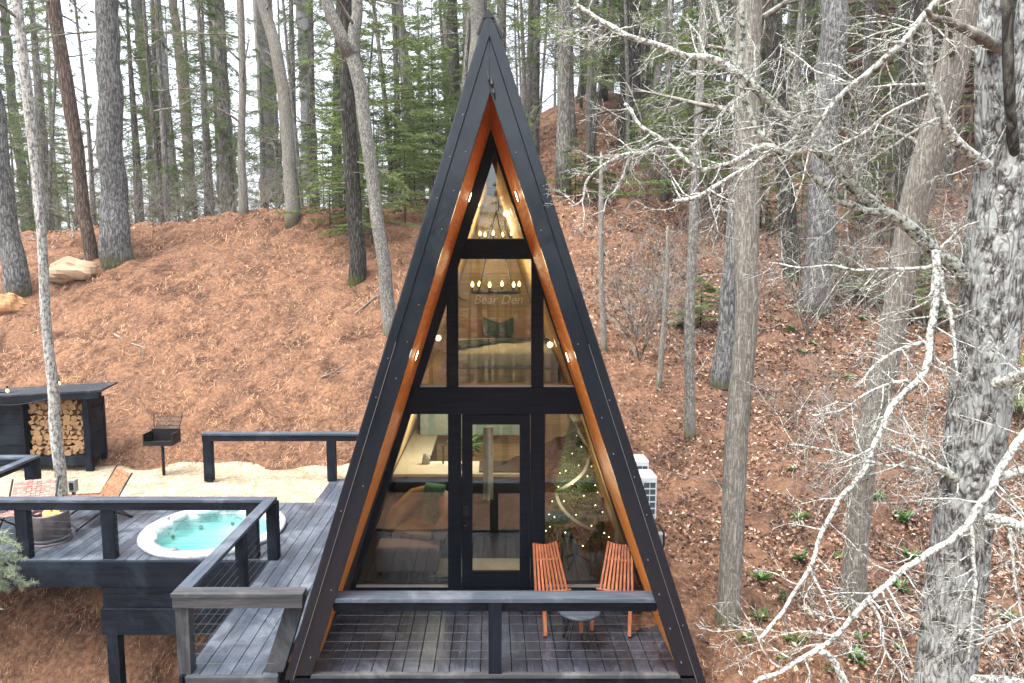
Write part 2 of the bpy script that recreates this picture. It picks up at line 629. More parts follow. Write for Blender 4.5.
m, nt, b = mat('window_glass')
out = nt.nodes['Material Output']
tr = nt.nodes.new('ShaderNodeBsdfTransparent')
tr.inputs[0].default_value = (.90, .95, .93, 1)
gl = nt.nodes.new('ShaderNodeBsdfGlossy')
gl.inputs['Roughness'].default_value = 0.0
fr = nt.nodes.new('ShaderNodeFresnel')
fr.inputs[0].default_value = 1.95
ms = nt.nodes.new('ShaderNodeMixShader')
nt.links.new(fr.outputs[0], ms.inputs[0])
nt.links.new(tr.outputs[0], ms.inputs[1])
nt.links.new(gl.outputs[0], ms.inputs[2])
nt.links.new(ms.outputs[0], out.inputs[0])
M['glass'] = m
M['bulb'] = plain('warm_bulb', (1, .8, .45), .4, emit=(1, .55, .18), estr=6)
M['ledbulb'] = plain('tree_light', (1, .85, .6), .4, emit=(1, .78, .45), estr=9)
M['puck'] = plain('puck_light', (1, .9, .7), .4, emit=(1, .86, .66), estr=9)
M['flame'] = plain('flame', (1, .5, .2), .4, emit=(1, .30, .07), estr=2.0)
M['firemetal'] = plain('brushed_steel_drum', (.10, .09, .095), .4, .6, var=.15)
M['ash'] = plain('ash_bed', (.35, .32, .28), .9, var=.3, scale=20)
M['boulder'] = plain('tan_boulder', (.40, .29, .18), .9, var=.28, scale=3)
M['boulder2'] = plain('orange_boulder', (.38, .20, .09), .9, var=.3, scale=3)
M['gboulder'] = plain('gutter', (.1, .1, .1), .9)
M['leather'] = plain('tan_leather', (.36, .20, .11), .55, var=.12)
M['pinkfab'] = plain('pink_brown_fabric', (.38, .23, .20), .8, var=.1)
M['greenfab'] = plain('green_throw', (.05, .17, .11), .9, var=.3, scale=30)
M['darkgreenfab'] = plain('dark_green_throw', (.018, .045, .032), .9, var=.3, scale=20)
M['quilt'] = plain('cream_quilt', (.52, .50, .46), .9, var=.12, scale=6)
M['rugmat'] = plain('cream_rug', (.6, .58, .5), .95, var=.15, scale=20)
M['stone'] = plain('pale_worktop', (.62, .58, .48), .3, var=.06)
M['cabinet'] = plain('dark_cabinet', (.03, .033, .035), .5, var=.2)
M['teal_tile'] = plain('pale_green_tile', (.30, .40, .36), .3, var=.15, scale=12)
M['ribbon'] = plain('champagne_ribbon', (.6, .56, .42), .6, var=.15)
M['wirewhite'] = plain('pale_sign_wire', (.85, .87, .78), .6)
M['brownlog'] = plain('brown_log_wall', (.10, .040, .028), .85, var=.35, scale=3)
M['weave_tan'] = islands('tan_weave', [(0, (.20, .085, .045)), (1, (.38, .19, .105))])
M['weave_pink'] = islands('pink_weave', [(0, (.36, .17, .14)), (1, (.55, .32, .27))])
M['firewood'] = None
m, nt, b = mat('split_firewood')
g = nt.nodes.new('ShaderNodeNewGeometry')
r = ramp(nt, [(0, (.28, .15, .07)), (.4, (.46, .29, .15)), (.85, (.62, .46, .28)), (1, (.42, .15, .07))], g.outputs['Random Per Island'])
f = nz(nt, texco(nt), 22, 5, .7)
r2 = ramp(nt, [(.3, (.6, .55, .5)), (.6, (1.05, 1.05, 1.05))], f)
nt.links.new(mix(nt, r.outputs[0], r2.outputs[0], 1.0, 'MULTIPLY'), b.inputs['Base Color'])
b.inputs['Roughness'].default_value = .9
M['firewood'] = m

# ------------------------------------------------------------------ terrain
def axis_vals(lo, hi, step, far_lo, far_hi):
    core = list(np.arange(lo, hi + step * .5, step))
    a, s = lo, step
    left = []
    while a > far_lo:
        s *= 1.25
        a -= s
        left.append(a)
    a, s = hi, step
    right = []
    while a < far_hi:
        s *= 1.25
        a += s
        right.append(a)
    return np.array(left[::-1] + core + right)


gx = axis_vals(-17, 20, .125, -500, 500)
gy = axis_vals(4.5, 33, .125, -300, 900)
GX, GY = np.meshgrid(gx, gy)
GZ = terr(GX, GY)
rngz = np.random.default_rng(3)
lump = rngz.normal(0, 1, GZ.shape)
lump = (lump + np.roll(lump, 1, 0) + np.roll(lump, 1, 1) + np.roll(np.roll(lump, 1, 0), 1, 1)) / 4
rough_zone = (GY < 34) & ~((GX < -1.6) & (GY > 10.4) & (GY < 12.9))
lump2 = rngz.normal(0, 1, GZ.shape)
for _k in range(2):
    lump2 = (lump2 + np.roll(lump2, 1, 0) + np.roll(lump2, -1, 0) + np.roll(lump2, 1, 1) + np.roll(lump2, -1, 1)) / 5
GZ = GZ + (lump * .035 + lump2 * .13) * rough_zone
nxg, nyg = len(gx), len(gy)
me = bpy.data.meshes.new('ground')
V = np.stack([GX, GY, GZ], -1).reshape(-1, 3)
me.vertices.add(len(V))
me.vertices.foreach_set('co', V.astype(np.float32).ravel())
i0 = (np.arange(nyg - 1)[:, None] * nxg + np.arange(nxg - 1)[None, :]).ravel()
Q = np.stack([i0, i0 + 1, i0 + nxg + 1, i0 + nxg], -1).astype(np.int32)
me.loops.add(Q.size)
me.loops.foreach_set('vertex_index', Q.ravel())
me.polygons.add(len(Q))
me.polygons.foreach_set('loop_start', np.arange(0, Q.size, 4, dtype=np.int32))
me.update(calc_edges=True)
me.polygons.foreach_set('use_smooth', [True] * len(Q))
me.materials.append(M['ground'])
ground = bpy.data.objects.new('ground', me)
COL.objects.link(ground)
tag(ground, 'hillside covered with brown pine needles and fallen leaves', kind='structure')

# gravel strip: a gently uneven sheet lying on the flat bench behind the decks
xs = np.linspace(-15, -1.6, 110)
vs, fs = [], []
for i, x in enumerate(xs):
    y0 = 10.1
    y1 = 12.62 + .12 * math.sin(x * 2.1) + .07 * math.sin(x * 5.3 + 1)
    if x < -7.8: y1 += .15
    for j in range(12):
        t = j / 11
        y = y0 + (y1 - y0) * t
        z = max(tz(x, y) + .03, -.02) + .012 * mn.noise(Vector((x * 3, y * 3, 0)))
        if j == 11: z = tz(x, y) - .03
        vs.append((x, y, z))
for i in range(len(xs) - 1):
    for j in range(11):
        a = i * 12 + j
        fs.append((a, a + 12, a + 13, a + 1))
g_ = MB(); g_.v, g_.f = vs, fs
o = g_.build('gravel_path', M['gravel'], smooth=True)
tag(o, 'pale tan gravel strip behind the black decks', kind='structure')

# distant pale hillside beyond the ridge
m, nt, b = mat('distant_woods')
v = texco(nt, (1, 1, 1))
f = nz(nt, v, .9, 10, .75)
f2 = nz(nt, v, .045, 5, .6)
r = ramp(nt, [(.3, (.20, .19, .185)), (.55, (.33, .315, .31)), (.75, (.45, .43, .42))], f)
r2 = ramp(nt, [(.5, (0, 0, 0)), (.62, (1, 1, 1))], f2)
nt.links.new(mix(nt, r.outputs[0], (.13, .18, .12), r2.outputs[0]), b.inputs['Base Color'])
b.inputs['Roughness'].default_value = 1
M['farhill'] = m
vs, fs = [], []
nx_, ny_ = 160, 26
for j in range(ny_):
    for i in range(nx_):
        x = -420 + 840 * i / (nx_ - 1)
        y = 110 + 240 * j / (ny_ - 1)
        t = j / (ny_ - 1)
        z = -9 + (34 + 14 * mn.noise(Vector((x * .006, 3, 0)))) * math.sin(min(1, t * 1.15) * math.pi / 2)
        z += 2.2 * mn.noise(Vector((x * .05, y * .05, 1))) + 1.4 * mn.noise(Vector((x * .22, y * .22, 4)))
        vs.append((x, y, z))
for j in range(ny_ - 1):
    for i in range(nx_ - 1):
        a = j * nx_ + i
        fs.append((a, a + 1, a + nx_ + 1, a + nx_))
g_ = MB(); g_.v, g_.f = vs, fs
tag(g_.build('distant_hills', M['farhill'], smooth=True), 'pale leafless wooded hills far beyond the ridge', kind='structure')


# ------------------------------------------------------------------ forest floor scatter
def sample_xy(n, ylo=5.2, yhi=33, spread=.92, xlo=None):
    u = NR.random(n)
    y = ylo * (yhi / ylo) ** u
    x = (NR.random(n) * 2 - 1) * spread * (y + .8)
    return x, y


def keep(x, y):
    k = np.ones(len(x), bool)
    k &= ~((x > -1.75) & (x < 1.75) & (y > 4.9) & (y < 13.4))           # cabin footprint
    k &= ~((x < -1.7) & (y > 10.2) & (y < 12.55 + .1 * np.sin(x * 2.1)))  # gravel
    return k


def leaf_w(x, y):          # share of leaves against needles
    w = 1 / (1 + np.exp(-(x - 2.9 - .35 * np.clip(y - 14, 0, 10) * 0 + 1.2 * np.sin(y * .8)) * 1.6))
    w = np.where((y > 21.5), np.maximum(w, .75), w)
    return w


def scatter_strips(x, y, L, w, tilt, lift, matl, name, label):
    n = len(x)
    z = terr(x, y) + lift + NR.random(n) * .03
    th = NR.random(n) * 2 * math.pi
    ti = (NR.random(n) - .35) * tilt
    d = np.stack([np.cos(th) * np.cos(ti), np.sin(th) * np.cos(ti), np.sin(ti)], -1)
    # follow the slope
    e = .1
    gxs = (terr(x + e, y) - terr(x - e, y)) / (2 * e)
    gys = (terr(x, y + e) - terr(x, y - e)) / (2 * e)
    d[:, 2] += gxs * d[:, 0] + gys * d[:, 1]
    nrm = np.stack([-gxs, -gys, np.ones(n)], -1)
    nrm /= np.linalg.norm(nrm, axis=1, keepdims=True)
    s_ = np.cross(d, nrm)
    c = np.stack([x, y, z], -1)
    L = L[:, None]
    w = w[:, None]
    V = np.stack([c - d * L / 2 - s_ * w, c - d * L / 2 + s_ * w, c + d * L / 2], 1).reshape(-1, 3)
    o = np_mesh(name, V, 3, matl)
    return tag(o, label, kind='stuff')


x, y = sample_xy(330000)
k = keep(x, y) & (NR.random(len(x)) > leaf_w(x, y) * .85)
x, y = x[k], y[k]
sc = np.clip(y / 12, .6, 1.8)
scatter_strips(x, y, (.07 + .10 * NR.random(len(x))) * sc, (.0028 + .003 * NR.random(len(x))) * sc, .9, .012, M['needles'], 'pine_needles', 'brown pine needles strewn over the hillside')

x, y = sample_xy(210000)
k = keep(x, y) & (NR.random(len(x)) < leaf_w(x, y))
x, y = x[k], y[k]
n = len(x)
z = terr(x, y) + .015 + NR.random(n) * .035
e = .1
gxs = (terr(x + e, y) - terr(x - e, y)) / (2 * e)
gys = (terr(x, y + e) - terr(x, y - e)) / (2 * e)
nrm = np.stack([-gxs, -gys, np.ones(n)], -1) + NR.normal(0, .7, (n, 3))
nrm /= np.linalg.norm(nrm, axis=1, keepdims=True)
a = np.cross(nrm, NR.normal(0, 1, (n, 3)))
a /= np.linalg.norm(a, axis=1, keepdims=True)
b2 = np.cross(nrm, a)
c = np.stack([x, y, z], -1)
s1 = ((.022 + .026 * NR.random(n)) * np.clip(y / 13, .8, 1.5))[:, None]
s2 = s1 * (.45 + .25 * NR.random(n))[:, None]
V = np.stack([c - a * s1, c - b2 * s2 + nrm * s1 * .3, c + a * s1, c + b2 * s2 + nrm * s1 * .25], 1).reshape(-1, 3)
tag(np_mesh('fallen_leaves', V, 4, M['leaves']), 'russet fallen leaves covering the slope right of the cabin', kind='stuff')


# ------------------------------------------------------------------ vegetation builders
def grow(out, p, d, length, r, depth, rng, droop=.0, wig=.25, kids=5, ang=.8, shrink=.5, seg=5, rmin=.0016, lo=.25, flat=1.0):
    pts, rad = [p.copy()], [r]
    d = d.normalized()
    for i in range(seg):
        d = (d + Vector((rng.gauss(0, wig), rng.gauss(0, wig), rng.gauss(0, wig) - droop)) * .5).normalized()
        p = p + d * (length / seg)
        pts.append(p.copy())
        rad.append(max(rmin, r * (1 - .8 * (i + 1) / seg)))
    out.append((pts, rad))
    if depth > 0:
        for k in range(kids):
            t = lo + (1 - lo) * (k + rng.random() * .8) / kids
            t = min(t, .98)
            q = t * seg
            i = int(q)
            pp = pts[i].lerp(pts[i + 1], q - i)
            dd = (pts[i + 1] - pts[i]).normalized()
            ax = dd.orthogonal().normalized()
            az = rng.random() * 2 * math.pi
            side = ax * math.cos(az) + dd.cross(ax) * math.sin(az)
            side.z *= flat
            nd = (dd * math.cos(ang) + side * math.sin(ang) * (1 if rng.random() < .8 else .6))
            grow(out, pp, nd, length * shrink * (.6 + .6 * rng.random()) * (1.15 - .5 * t), max(rmin, rad[i] * .55), depth - 1, rng, droop, wig, max(2, kids - 1), ang, shrink, max(3, seg - 1), rmin, lo, flat)


def to_mesh(out, name, matl, parent, sides=4, smooth=True, onto=None):
    m_ = onto[0] if onto else MB()
    nf = len(m_.f)
    for pts, rad in out:
        m_.tube(pts, rad, sides if rad[0] > .006 else 3, caps=False)
    if onto: return m_.build('trunk', onto[1], parent, smooth, extra=(nf, matl))
    return m_.build(name, matl, parent, smooth)


def blades(centres, rng, k=8, L=.14, w=.012, flat=.5, dirs=None):
    """needle tufts: k thin triangles round each centre -> (n*3,3)"""
    C = np.repeat(np.asarray(centres, float), k, 0)
    n = len(C)
    d = rng.normal(0, 1, (n, 3))
    d[:, 2] *= flat
    if dirs is not None:
        d += np.repeat(np.asarray(dirs, float), k, 0) * 1.1
    d /= np.linalg.norm(d, axis=1, keepdims=True)
    s_ = np.cross(d, rng.normal(0, 1, (n, 3)))
    s_ /= np.linalg.norm(s_, axis=1, keepdims=True)
    L_ = (L * (.6 + .7 * rng.random(n)))[:, None]
    return np.stack([C - s_ * w, C + s_ * w, C + d * L_], 1).reshape(-1, 3)


def conifer_parts(root, rng, nrng, hgt, r0, lo, blen, bark_m, fol_m, nb=36, sub=12, k=8, L=.2, w=.022, lean=0.0, dead=10, trunk_pts=None, droop=.12):
    if trunk_pts is None:
        pts, rad = [], []
        lx, ly = rng.gauss(0, .012) + lean, rng.gauss(0, .012)
        for i in range(15):
            t = i / 14
            pts.append(Vector((lx * hgt * t + .06 * math.sin(t * 7 + lx * 90), ly * hgt * t + .05 * math.sin(t * 5), -.3 + (hgt + .3) * t)))
            rad.append(r0 * (1.25 - t * 1.15 if t > .06 else 1.35) + .01)
    else:
        pts, rad = trunk_pts
    m_ = MB()
    m_.tube(pts, rad, 10, rough=.08, seed=rng.random() * 9)

    def at(z):
        for i in range(len(pts) - 1):
            if pts[i + 1].z >= z:
                t = (z - pts[i].z) / max(1e-6, pts[i + 1].z - pts[i].z)
                return pts[i].lerp(pts[i + 1], t), rad[i]
        return pts[-1], rad[-1]
    out, cs, ds = [], [], []
    for i in range(nb):
        t = (i + rng.random()) / nb
        z = lo + (hgt - lo) * t
        p, rr = at(z)
        az = rng.random() * 2 * math.pi
        bl = blen * (1.1 - t * .9) * (.5 + .7 * rng.random())
        d = Vector((math.cos(az), math.sin(az), .05 - .25 * (1 - t) + rng.gauss(0, .12)))
        br = []
        grow(br, p, d, bl, min(rr * .3, .03) + .006, 1, rng, droop=droop, wig=.16, kids=5, ang=.8, shrink=.45, seg=5, rmin=.004, flat=.25)
        out += br
        for pts_, _ in br:
            for q in range(max(2, int(sub / 3))):
                u = .25 + .75 * rng.random()
                j = min(len(pts_) - 2, int(u * (len(pts_) - 1)))
                c = pts_[j].lerp(pts_[j + 1], rng.random())
                cs.append(tuple(c + Vector((rng.gauss(0, .14), rng.gauss(0, .14), rng.gauss(0, .07)))))
                ds.append(tuple((pts_[j + 1] - pts_[j]).normalized()))
    for i in range(dead):                                   # dead bare stubs low on the trunk
        z = .8 + (lo + 1) * rng.random()
        p, rr = at(z)
        az = rng.random() * 2 * math.pi
        grow(out, p, Vector((math.cos(az), math.sin(az), .1)), .5 + 1.1 * rng.random(), .012, 1, rng, wig=.25, kids=3, seg=4, rmin=.003)
    to_mesh(out, 'branches', bark_m, root, onto=(m_, bark_m))
    if cs:
        np_mesh('crown', blades(cs, nrng, k, L, w, .4, ds), 3, fol_m, root)


def bare_parts(root, rng, hgt, r0, lo, bark_m, twig_m, nb=14, blen=2.2, depth=2, lean=0.0, trunk_pts=None, kids=4, up=.5, rmin=.003):
    if trunk_pts is None:
        pts, rad = [], []
        lx, ly = rng.gauss(0, .03) + lean, rng.gauss(0, .03)
        ph = rng.random() * 6
        for i in range(13):
            t = i / 12
            pts.append(Vector((lx * hgt * t + .12 * math.sin(t * 6 + ph), ly * hgt * t + .1 * math.sin(t * 5 + ph), -.3 + (hgt + .3) * t)))
            rad.append(r0 * (1.2 - t * 1.05) + .008)
    else:
        pts, rad = trunk_pts
    m_ = MB()
    m_.tube(pts, rad, 9, rough=.10, seed=rng.random() * 9)
    out = []
    for i in range(nb):
        t = (i + rng.random()) / nb
        z = lo + (hgt - lo) * t
        for j in range(len(pts) - 1):
            if pts[j + 1].z >= z: break
        p = pts[j].lerp(pts[j + 1], min(1, max(0, (z - pts[j].z) / max(1e-6, pts[j + 1].z - pts[j].z))))
        az = rng.random() * 2 * math.pi
        grow(out, p, Vector((math.cos(az), math.sin(az), up + rng.gauss(0, .25))), blen * (.5 + .7 * rng.random()) * (1.2 - .6 * t), min(rad[j] * .45, .045), depth, rng, wig=.28, kids=kids, ang=.75, shrink=.55, seg=5, rmin=rmin)
    to_mesh(out, 'branches', twig_m, root, onto=(m_, bark_m))


def place(root, x, y, rz=None, s=1.0, sink=0.0, lean=0.0):
    root.location = (x, y, tz(x, y) - sink)
    root.rotation_euler = (lean, 0, R.random() * 6.28 if rz is None else rz)
    root.scale = (s, s, s)


# ------------------------------------------------------------------ A-frame cabin
YF, YC, YB = 5.87, 7.59, 13.0      # front of the roof, glazed wall, back wall
cab = empty('a_frame_cabin', (0, YC, 0), label='black steep a-frame cabin with tall glazed front and orange timber soffits', cat='cabin')


def L_(p):         # world -> cabin local
    return Vector((p[0], p[1] - YC, p[2]))


def cbuild(mb, name, matl, parent=cab, smooth=False, bevel=0):
    mb.v = [(a, b_ - YC, c_) for a, b_, c_ in mb.v]
    return mb.build(name, matl, parent, smooth, bevel)


oBL, oA, oBR = P(284.5, 679, YF), P(488.5, 14, YF), P(706.5, 684, YF)
kL = [P(479.5, 33, YF), P(484.2, 20, YF)]
kR = [P(500.5, 36, YF), P(493.2, 20, YF)]
iBL, iA, iBR = P(310.5, 679, YF), P(490.3, 92, YF), P(682, 684, YF)
sBL, sA, sBR = P(293.5, 679, YF), P(489.4, 36, YF), P(697.5, 684, YF)
# roof slabs: underside a little above the inner edge of the fascia
SH = .03
uBL, uBR = iBL + Vector((-SH, 0, 0)), iBR + Vector((SH, 0, 0))
uA = iA + Vector((0, 0, SH * 3.05))
dY = Vector((0, 1, 0))
y0 = Vector((0, .06, 0))
for (ob, oa, ub, ua, kk_) in ((oBL, oA, uBL, uA, kL), (oBR, oA, uBR, uA, kR)):
    mb = MB()
    inset = Vector((.012 if ob.x < 0 else -.012, 0, 0))
    mb.poly_prism([ob + y0 + inset, kk_[0] + y0 + inset, kk_[1] + y0, oa + y0 - Vector((0, 0, .03)), ua + y0, ub + y0], (0, YB - YF, 0))
    cbuild(mb, 'roof', M['metal'])
# ribs of the standing seam roof on the outer faces
for (ob, oa, sgn) in ((oBL, oA, -1), (oBR, oA, 1)):
    mb = MB()
    for i in range(14):
        yy = YF + .45 + i * .5
        a = Vector((ob.x, yy, ob.z)); c_ = Vector((oa.x, yy, oa.z - .1))
        mb.bar(a + Vector((sgn * .004, 0, 0)), c_ + Vector((sgn * .004, 0, 0)), .02, .03, up=(sgn, 0, .3))
    cbuild(mb, 'roof_seams', M['metal_dark'])
# fascia: outer trim strip and inner plate, each side
for side, (ob, oa, sb, sa, ib, ia) in enumerate(((oBL, oA, sBL, sA, iBL, iA), (oBR, oA, sBR, sA, iBR, iA))):
    sg = 1 if side == 0 else -1
    pl = MB().poly_prism([sb, sa, ia, ib], (0, .06, 0))
    cbuild(pl, 'fascia', M['metal'], bevel=.004)
    tr_ = Vector((0, -.016, 0))
    tm = MB()
    kk_ = kL if side == 0 else kR
    e_in = Vector((sg * .010, 0, 0))
    tm.poly_prism([ob + tr_ + e_in, kk_[0] + tr_ + e_in, kk_[1] + tr_ + e_in * .5, oa + tr_ - Vector((0, 0, .012)), sa + tr_, sb + tr_], (0, .0155, 0))
    tm.poly_prism([ob, kk_[0], kk_[1], oa, sa - Vector((0, 0, .004)), sb + Vector((sg * -.001, 0, 0))], (0, .055, 0))
    cbuild(tm, 'edge_trim', M['metal'], bevel=.003)
# bright drip edge down the lower seam on both sides and screws
for (sb, sa) in ((sBL, sA), (sBR, sA)):
    d = sb - sa
    mb = MB().bar(sa + d * .45 + Vector((0, -.019, 0)), sb + Vector((0, -.019, 0)), .0022, .0022)
    cbuild(mb, 'drip_edge', M['conduit'])
mb = MB()
rs = random.Random(4)
for (ob, oa, ib, ia) in ((oBL, oA, iBL, iA), (oBR, oA, iBR, iA)):
    for i in range(15):
        t = .12 + i * .06
        for w_ in (.2, .75):
            if rs.random() < .42:
                p = (oa * (1 - t) + ob * t) * (1 - w_) + (ia * (1 - t) + ib * t) * w_
                mb.tube([p + Vector((0, -.02, 0)), p + Vector((0, -.0005, 0))], .0042, 6)
cbuild(mb, 'screw_heads', M['screw'])
# ridge cap
mb = MB()
t_ = oA + Vector((0, 0, .035))
dn = Vector((0, -.022, 0))
mb.poly_prism([t_ + dn, kL[1] + dn + Vector((-.012, 0, .01)), oA + dn - Vector((0, 0, .035)), kR[1] + dn + Vector((.012, 0, .01))], (0, YB - YF + .01, 0))
for k_, sg in ((kL, -1), (kR, 1)):
    mb.bar(k_[1] + Vector((sg * .008, -.01, .004)), k_[0] + Vector((sg * .016, -.01, -.02)), .016, .02, up=(0, 1, 0))
cbuild(mb, 'ridge_cap', M['metal_dark'])
# the torn flashing in the crook of the fascia
mb = MB()
for dx_, dz_, r_ in ((-.012, .10, .012), (.015, .06, .016), (.03, -.01, .014)):
    c_ = iA + Vector((dx_, -.008, dz_))
    mb.tube([c_ + Vector((-.012, 0, .07)), c_ + Vector((.0, -.01, .0)), c_ + Vector((.012, 0, -.06))], [.002, r_, .002], 6)
cbuild(mb, 'torn_flashing', M['black'])

# soffit boards on the underside, from fascia to glazed wall
def under(side, z, Y, off=0.0):
    ub = uBL if side == 0 else uBR
    t = (z - ub.z) / (uA.z - ub.z)
    x = ub.x + (uA.x - ub.x) * t
    return Vector((x + (off if side == 0 else -off), Y, z))


def soffit_piece(side, pts_zY, off, th, name, matl):
    a = [under(side, z, Y, off) for z, Y in pts_zY]
    return cbuild(MB().poly_prism(a, (th if side == 0 else -th, 0, 0)), name, matl)


zt = uA.z - .05
zb = 0.0
for s_ in (0, 1):
    soffit_piece(s_, [(zb, YF + .062), (zt, YF + .062), (zt, YC - .002), (zb, YC - .002)], .001, .016, 'soffit', M['cedar'])
# dark recess in the lower left soffit, and the lighter timber edges that bound it
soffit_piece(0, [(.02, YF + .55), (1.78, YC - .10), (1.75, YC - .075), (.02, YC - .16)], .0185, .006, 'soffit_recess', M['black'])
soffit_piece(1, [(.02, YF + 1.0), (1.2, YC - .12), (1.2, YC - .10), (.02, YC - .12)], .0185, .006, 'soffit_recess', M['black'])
# recessed puck lights
for (px, py, s_) in ((467, 197, 0), (520, 196, 1), (413.5, 355, 0), (570.5, 357, 1)):
    d = ray(px, py)
    best = min(((abs(((Vector((0, 0, H)) + d * (yy / d.y)) - under(s_, (Vector((0, 0, H)) + d * (yy / d.y)).z, yy)).x), yy) for yy in np.linspace(YF + .2, YC - .1, 80)), key=lambda q: q[0])
    yy = best[1]
    c_ = under(s_, P(px, py, yy).z, yy, .02)
    nrm = Vector((.95 if s_ == 0 else -.95, 0, -.31)).normalized()
    mb = MB().tube([c_ - nrm * .004, c_ + nrm * .012], .06, 20)
    pk = cbuild(mb, 'light_trim', M['cedar_edge'])
    mb = MB().tube([c_ + nrm * .0125, c_ + nrm * .014], .05, 20)
    cbuild(mb, 'puck_light', M['puck'], pk)
    ld = bpy.data.lights.new('puck_lamp', 'POINT'); ld.energy = 0.7; ld.color = (1, .78, .5); ld.shadow_soft_size = .04
    lo_ = bpy.data.objects.new('puck_lamp', ld); COL.objects.link(lo_); lo_.parent = cab; lo_.location = L_(c_ + nrm * .08)

# glazed wall: timber members
FT = .12


def wallpoly(pts, name, matl=M['facade'], y=YC, th=FT, bev=.004, parent=cab):
    return cbuild(MB().poly_prism([P(a, b_, YC) + Vector((0, y - YC, 0)) for a, b_ in pts], (0, th, 0)), name, matl, parent, bevel=bev)


def gl_l(py): return 355.7 + (495 - 355.7) * (586.7 - py) / (586.7 - 152)      # left edge of the glass at a row
def gl_r(py): return 641.0 - (641.0 - 495) * (586.7 - py) / (586.7 - 152)
def rf_l(py):
    p = P(400, py, YC); q = under(0, p.z, YC)
    return CX + q.x * F / (q.y * cp - (q.z - H) * sp_)
def rf_r(py):
    p = P(400, py, YC); q = under(1, p.z, YC)
    return CX + q.x * F / (q.y * cp - (q.z - H) * sp_)


def rowof(p):
    d = p - Vector((0, 0, H))
    return CY - F * (d.y * sp_ + d.z * cp) / (d.y * cp - d.z * sp_)
apexpy = rowof(Vector((uA.x, YC, uA.z)))
e_ = .6
wallpoly([(rf_l(593) - e_, 593), (rf_l(165), 165), (494, apexpy), (495, 152), (gl_l(593), 593)], 'rafter_frame')
wallpoly([(rf_r(593) + e_, 593), (rf_r(165), 165), (494.3, apexpy), (495.2, 152), (gl_r(593), 593)], 'rafter_frame')
B1t, B1b, B2t, B2b = 239, 259, 387.5, 413.6
wallpoly([(gl_l(B1t) + .2, B1t), (gl_r(B1t) - .2, B1t), (gl_r(B1b) - .2, B1b), (gl_l(B1b) + .2, B1b)], 'cross_beam', y=YC - .015, th=FT + .03)
wallpoly([(gl_l(B2t) - 4, B2t), (gl_r(B2t) + 4, B2t), (gl_r(B2b) + 4, B2b), (gl_l(B2b) - 4, B2b)], 'cross_beam', y=YC - .03, th=FT + .06)
for a, c_ in ((446.5, 458), (531.5, 543.6)):
    wallpoly([(a, B1b), (c_, B1b), (c_, B2t), (a, B2t)], 'mullion', y=YC - .006)
for a, c_ in ((448, 461), (530.8, 545)):
    wallpoly([(a, B2b), (c_, B2b), (c_, 593), (a, 593)], 'mullion', y=YC - .006)
wallpoly([(gl_l(590), 588.6), (gl_r(590), 588.6), (gl_r(593), 593.5), (gl_l(593), 593.5)], 'bottom_plate', y=YC - .02, th=FT + .04)


def window(pts, name='window'):
    w_ = cbuild(MB().poly_prism([P(a, b_, YC) + Vector((0, .055, 0)) for a, b_ in pts], (0, .006, 0)), name, M['glass'])
    return w_


def sill(parent, x0, x1, py, h=1.6):
    cbuild(MB().poly_prism([P(x0, py - h, YC) + Vector((0, .02, 0)), P(x1, py - h, YC) + Vector((0, .02, 0)), P(x1, py, YC) + Vector((0, .02, 0)), P(x0, py, YC) + Vector((0, .02, 0))], (0, .03, 0)), 'sill', M['sillmat'], parent)


w1 = window([(gl_l(239), 239.4), (gl_r(239), 239.4), (495, 151)]); sill(w1, gl_l(238), gl_r(238), 239.2, .9)
w2 = window([(458, 387.6), (531.5, 387.6), (531.5, 258.8), (458, 258.8)]); sill(w2, 458.3, 531.2, 387.3)
w3 = window([(gl_l(387), 387.6), (446.6, 387.6), (446.6, 298)]); sill(w3, gl_l(386), 446.3, 387.3)
w4 = window([(543.6, 387.6), (gl_r(387), 387.6), (543.6, 296)]); sill(w4, 543.9, gl_r(386), 387.3)
w5 = window([(gl_l(588), 588.8), (448, 588.8), (448, 413), (gl_l(413), 413)]); sill(w5, gl_l(586), 447.8, 588.2, 2)
w6 = window([(545, 588.8), (gl_r(588), 588.8), (gl_r(413), 413), (545, 413)]); sill(w6, 545.2, gl_r(586), 588.2, 2)
# door: stiles and rails round a tall pane
dp = MB()
def dpoly(x0, y0_, x1, y1_):
    dp.poly_prism([P(x0, y0_, YC) + Vector((0, .018, 0)), P(x1, y0_, YC) + Vector((0, .018, 0)), P(x1, y1_, YC) + Vector((0, .018, 0)), P(x0, y1_, YC) + Vector((0, .018, 0))], (0, .045, 0))
dpoly(461.8, 415.2, 472.4, 588)
dpoly(519.8, 415.2, 530.2, 588)
dpoly(472.4, 415.2, 519.8, 425)
dpoly(472.4, 572.3, 519.8, 588)
door = cbuild(dp, 'door', M['facade'], bevel=.003)
cbuild(MB().poly_prism([P(a, b_, YC) + Vector((0, .036, 0)) for a, b_ in ((472.3, 572.5), (519.9, 572.5), (519.9, 424.8), (472.3, 424.8))], (0, .006, 0)), 'door_pane', M['glass'], door)
c_ = P(465.7, 511, YC)
cbuild(MB().box(c_.x - .03, c_.x + .03, YC - .012, YC + .0175, c_.z - .055, c_.z + .06), 'keypad_lock', M['iron'], door, bevel=.006)
c_ = P(465.7, 525, YC)
hb = MB().tube([c_ + Vector((0, .0175, 0)), c_ + Vector((0, 0, 0)), c_ + Vector((0, -.02, 0)), c_ + Vector((0, -.045, 0)), c_ + Vector((0, -.06, 0))], [.03, .03, .012, .03, .022], 16)
cbuild(hb, 'handle', M['iron'], door, smooth=True)

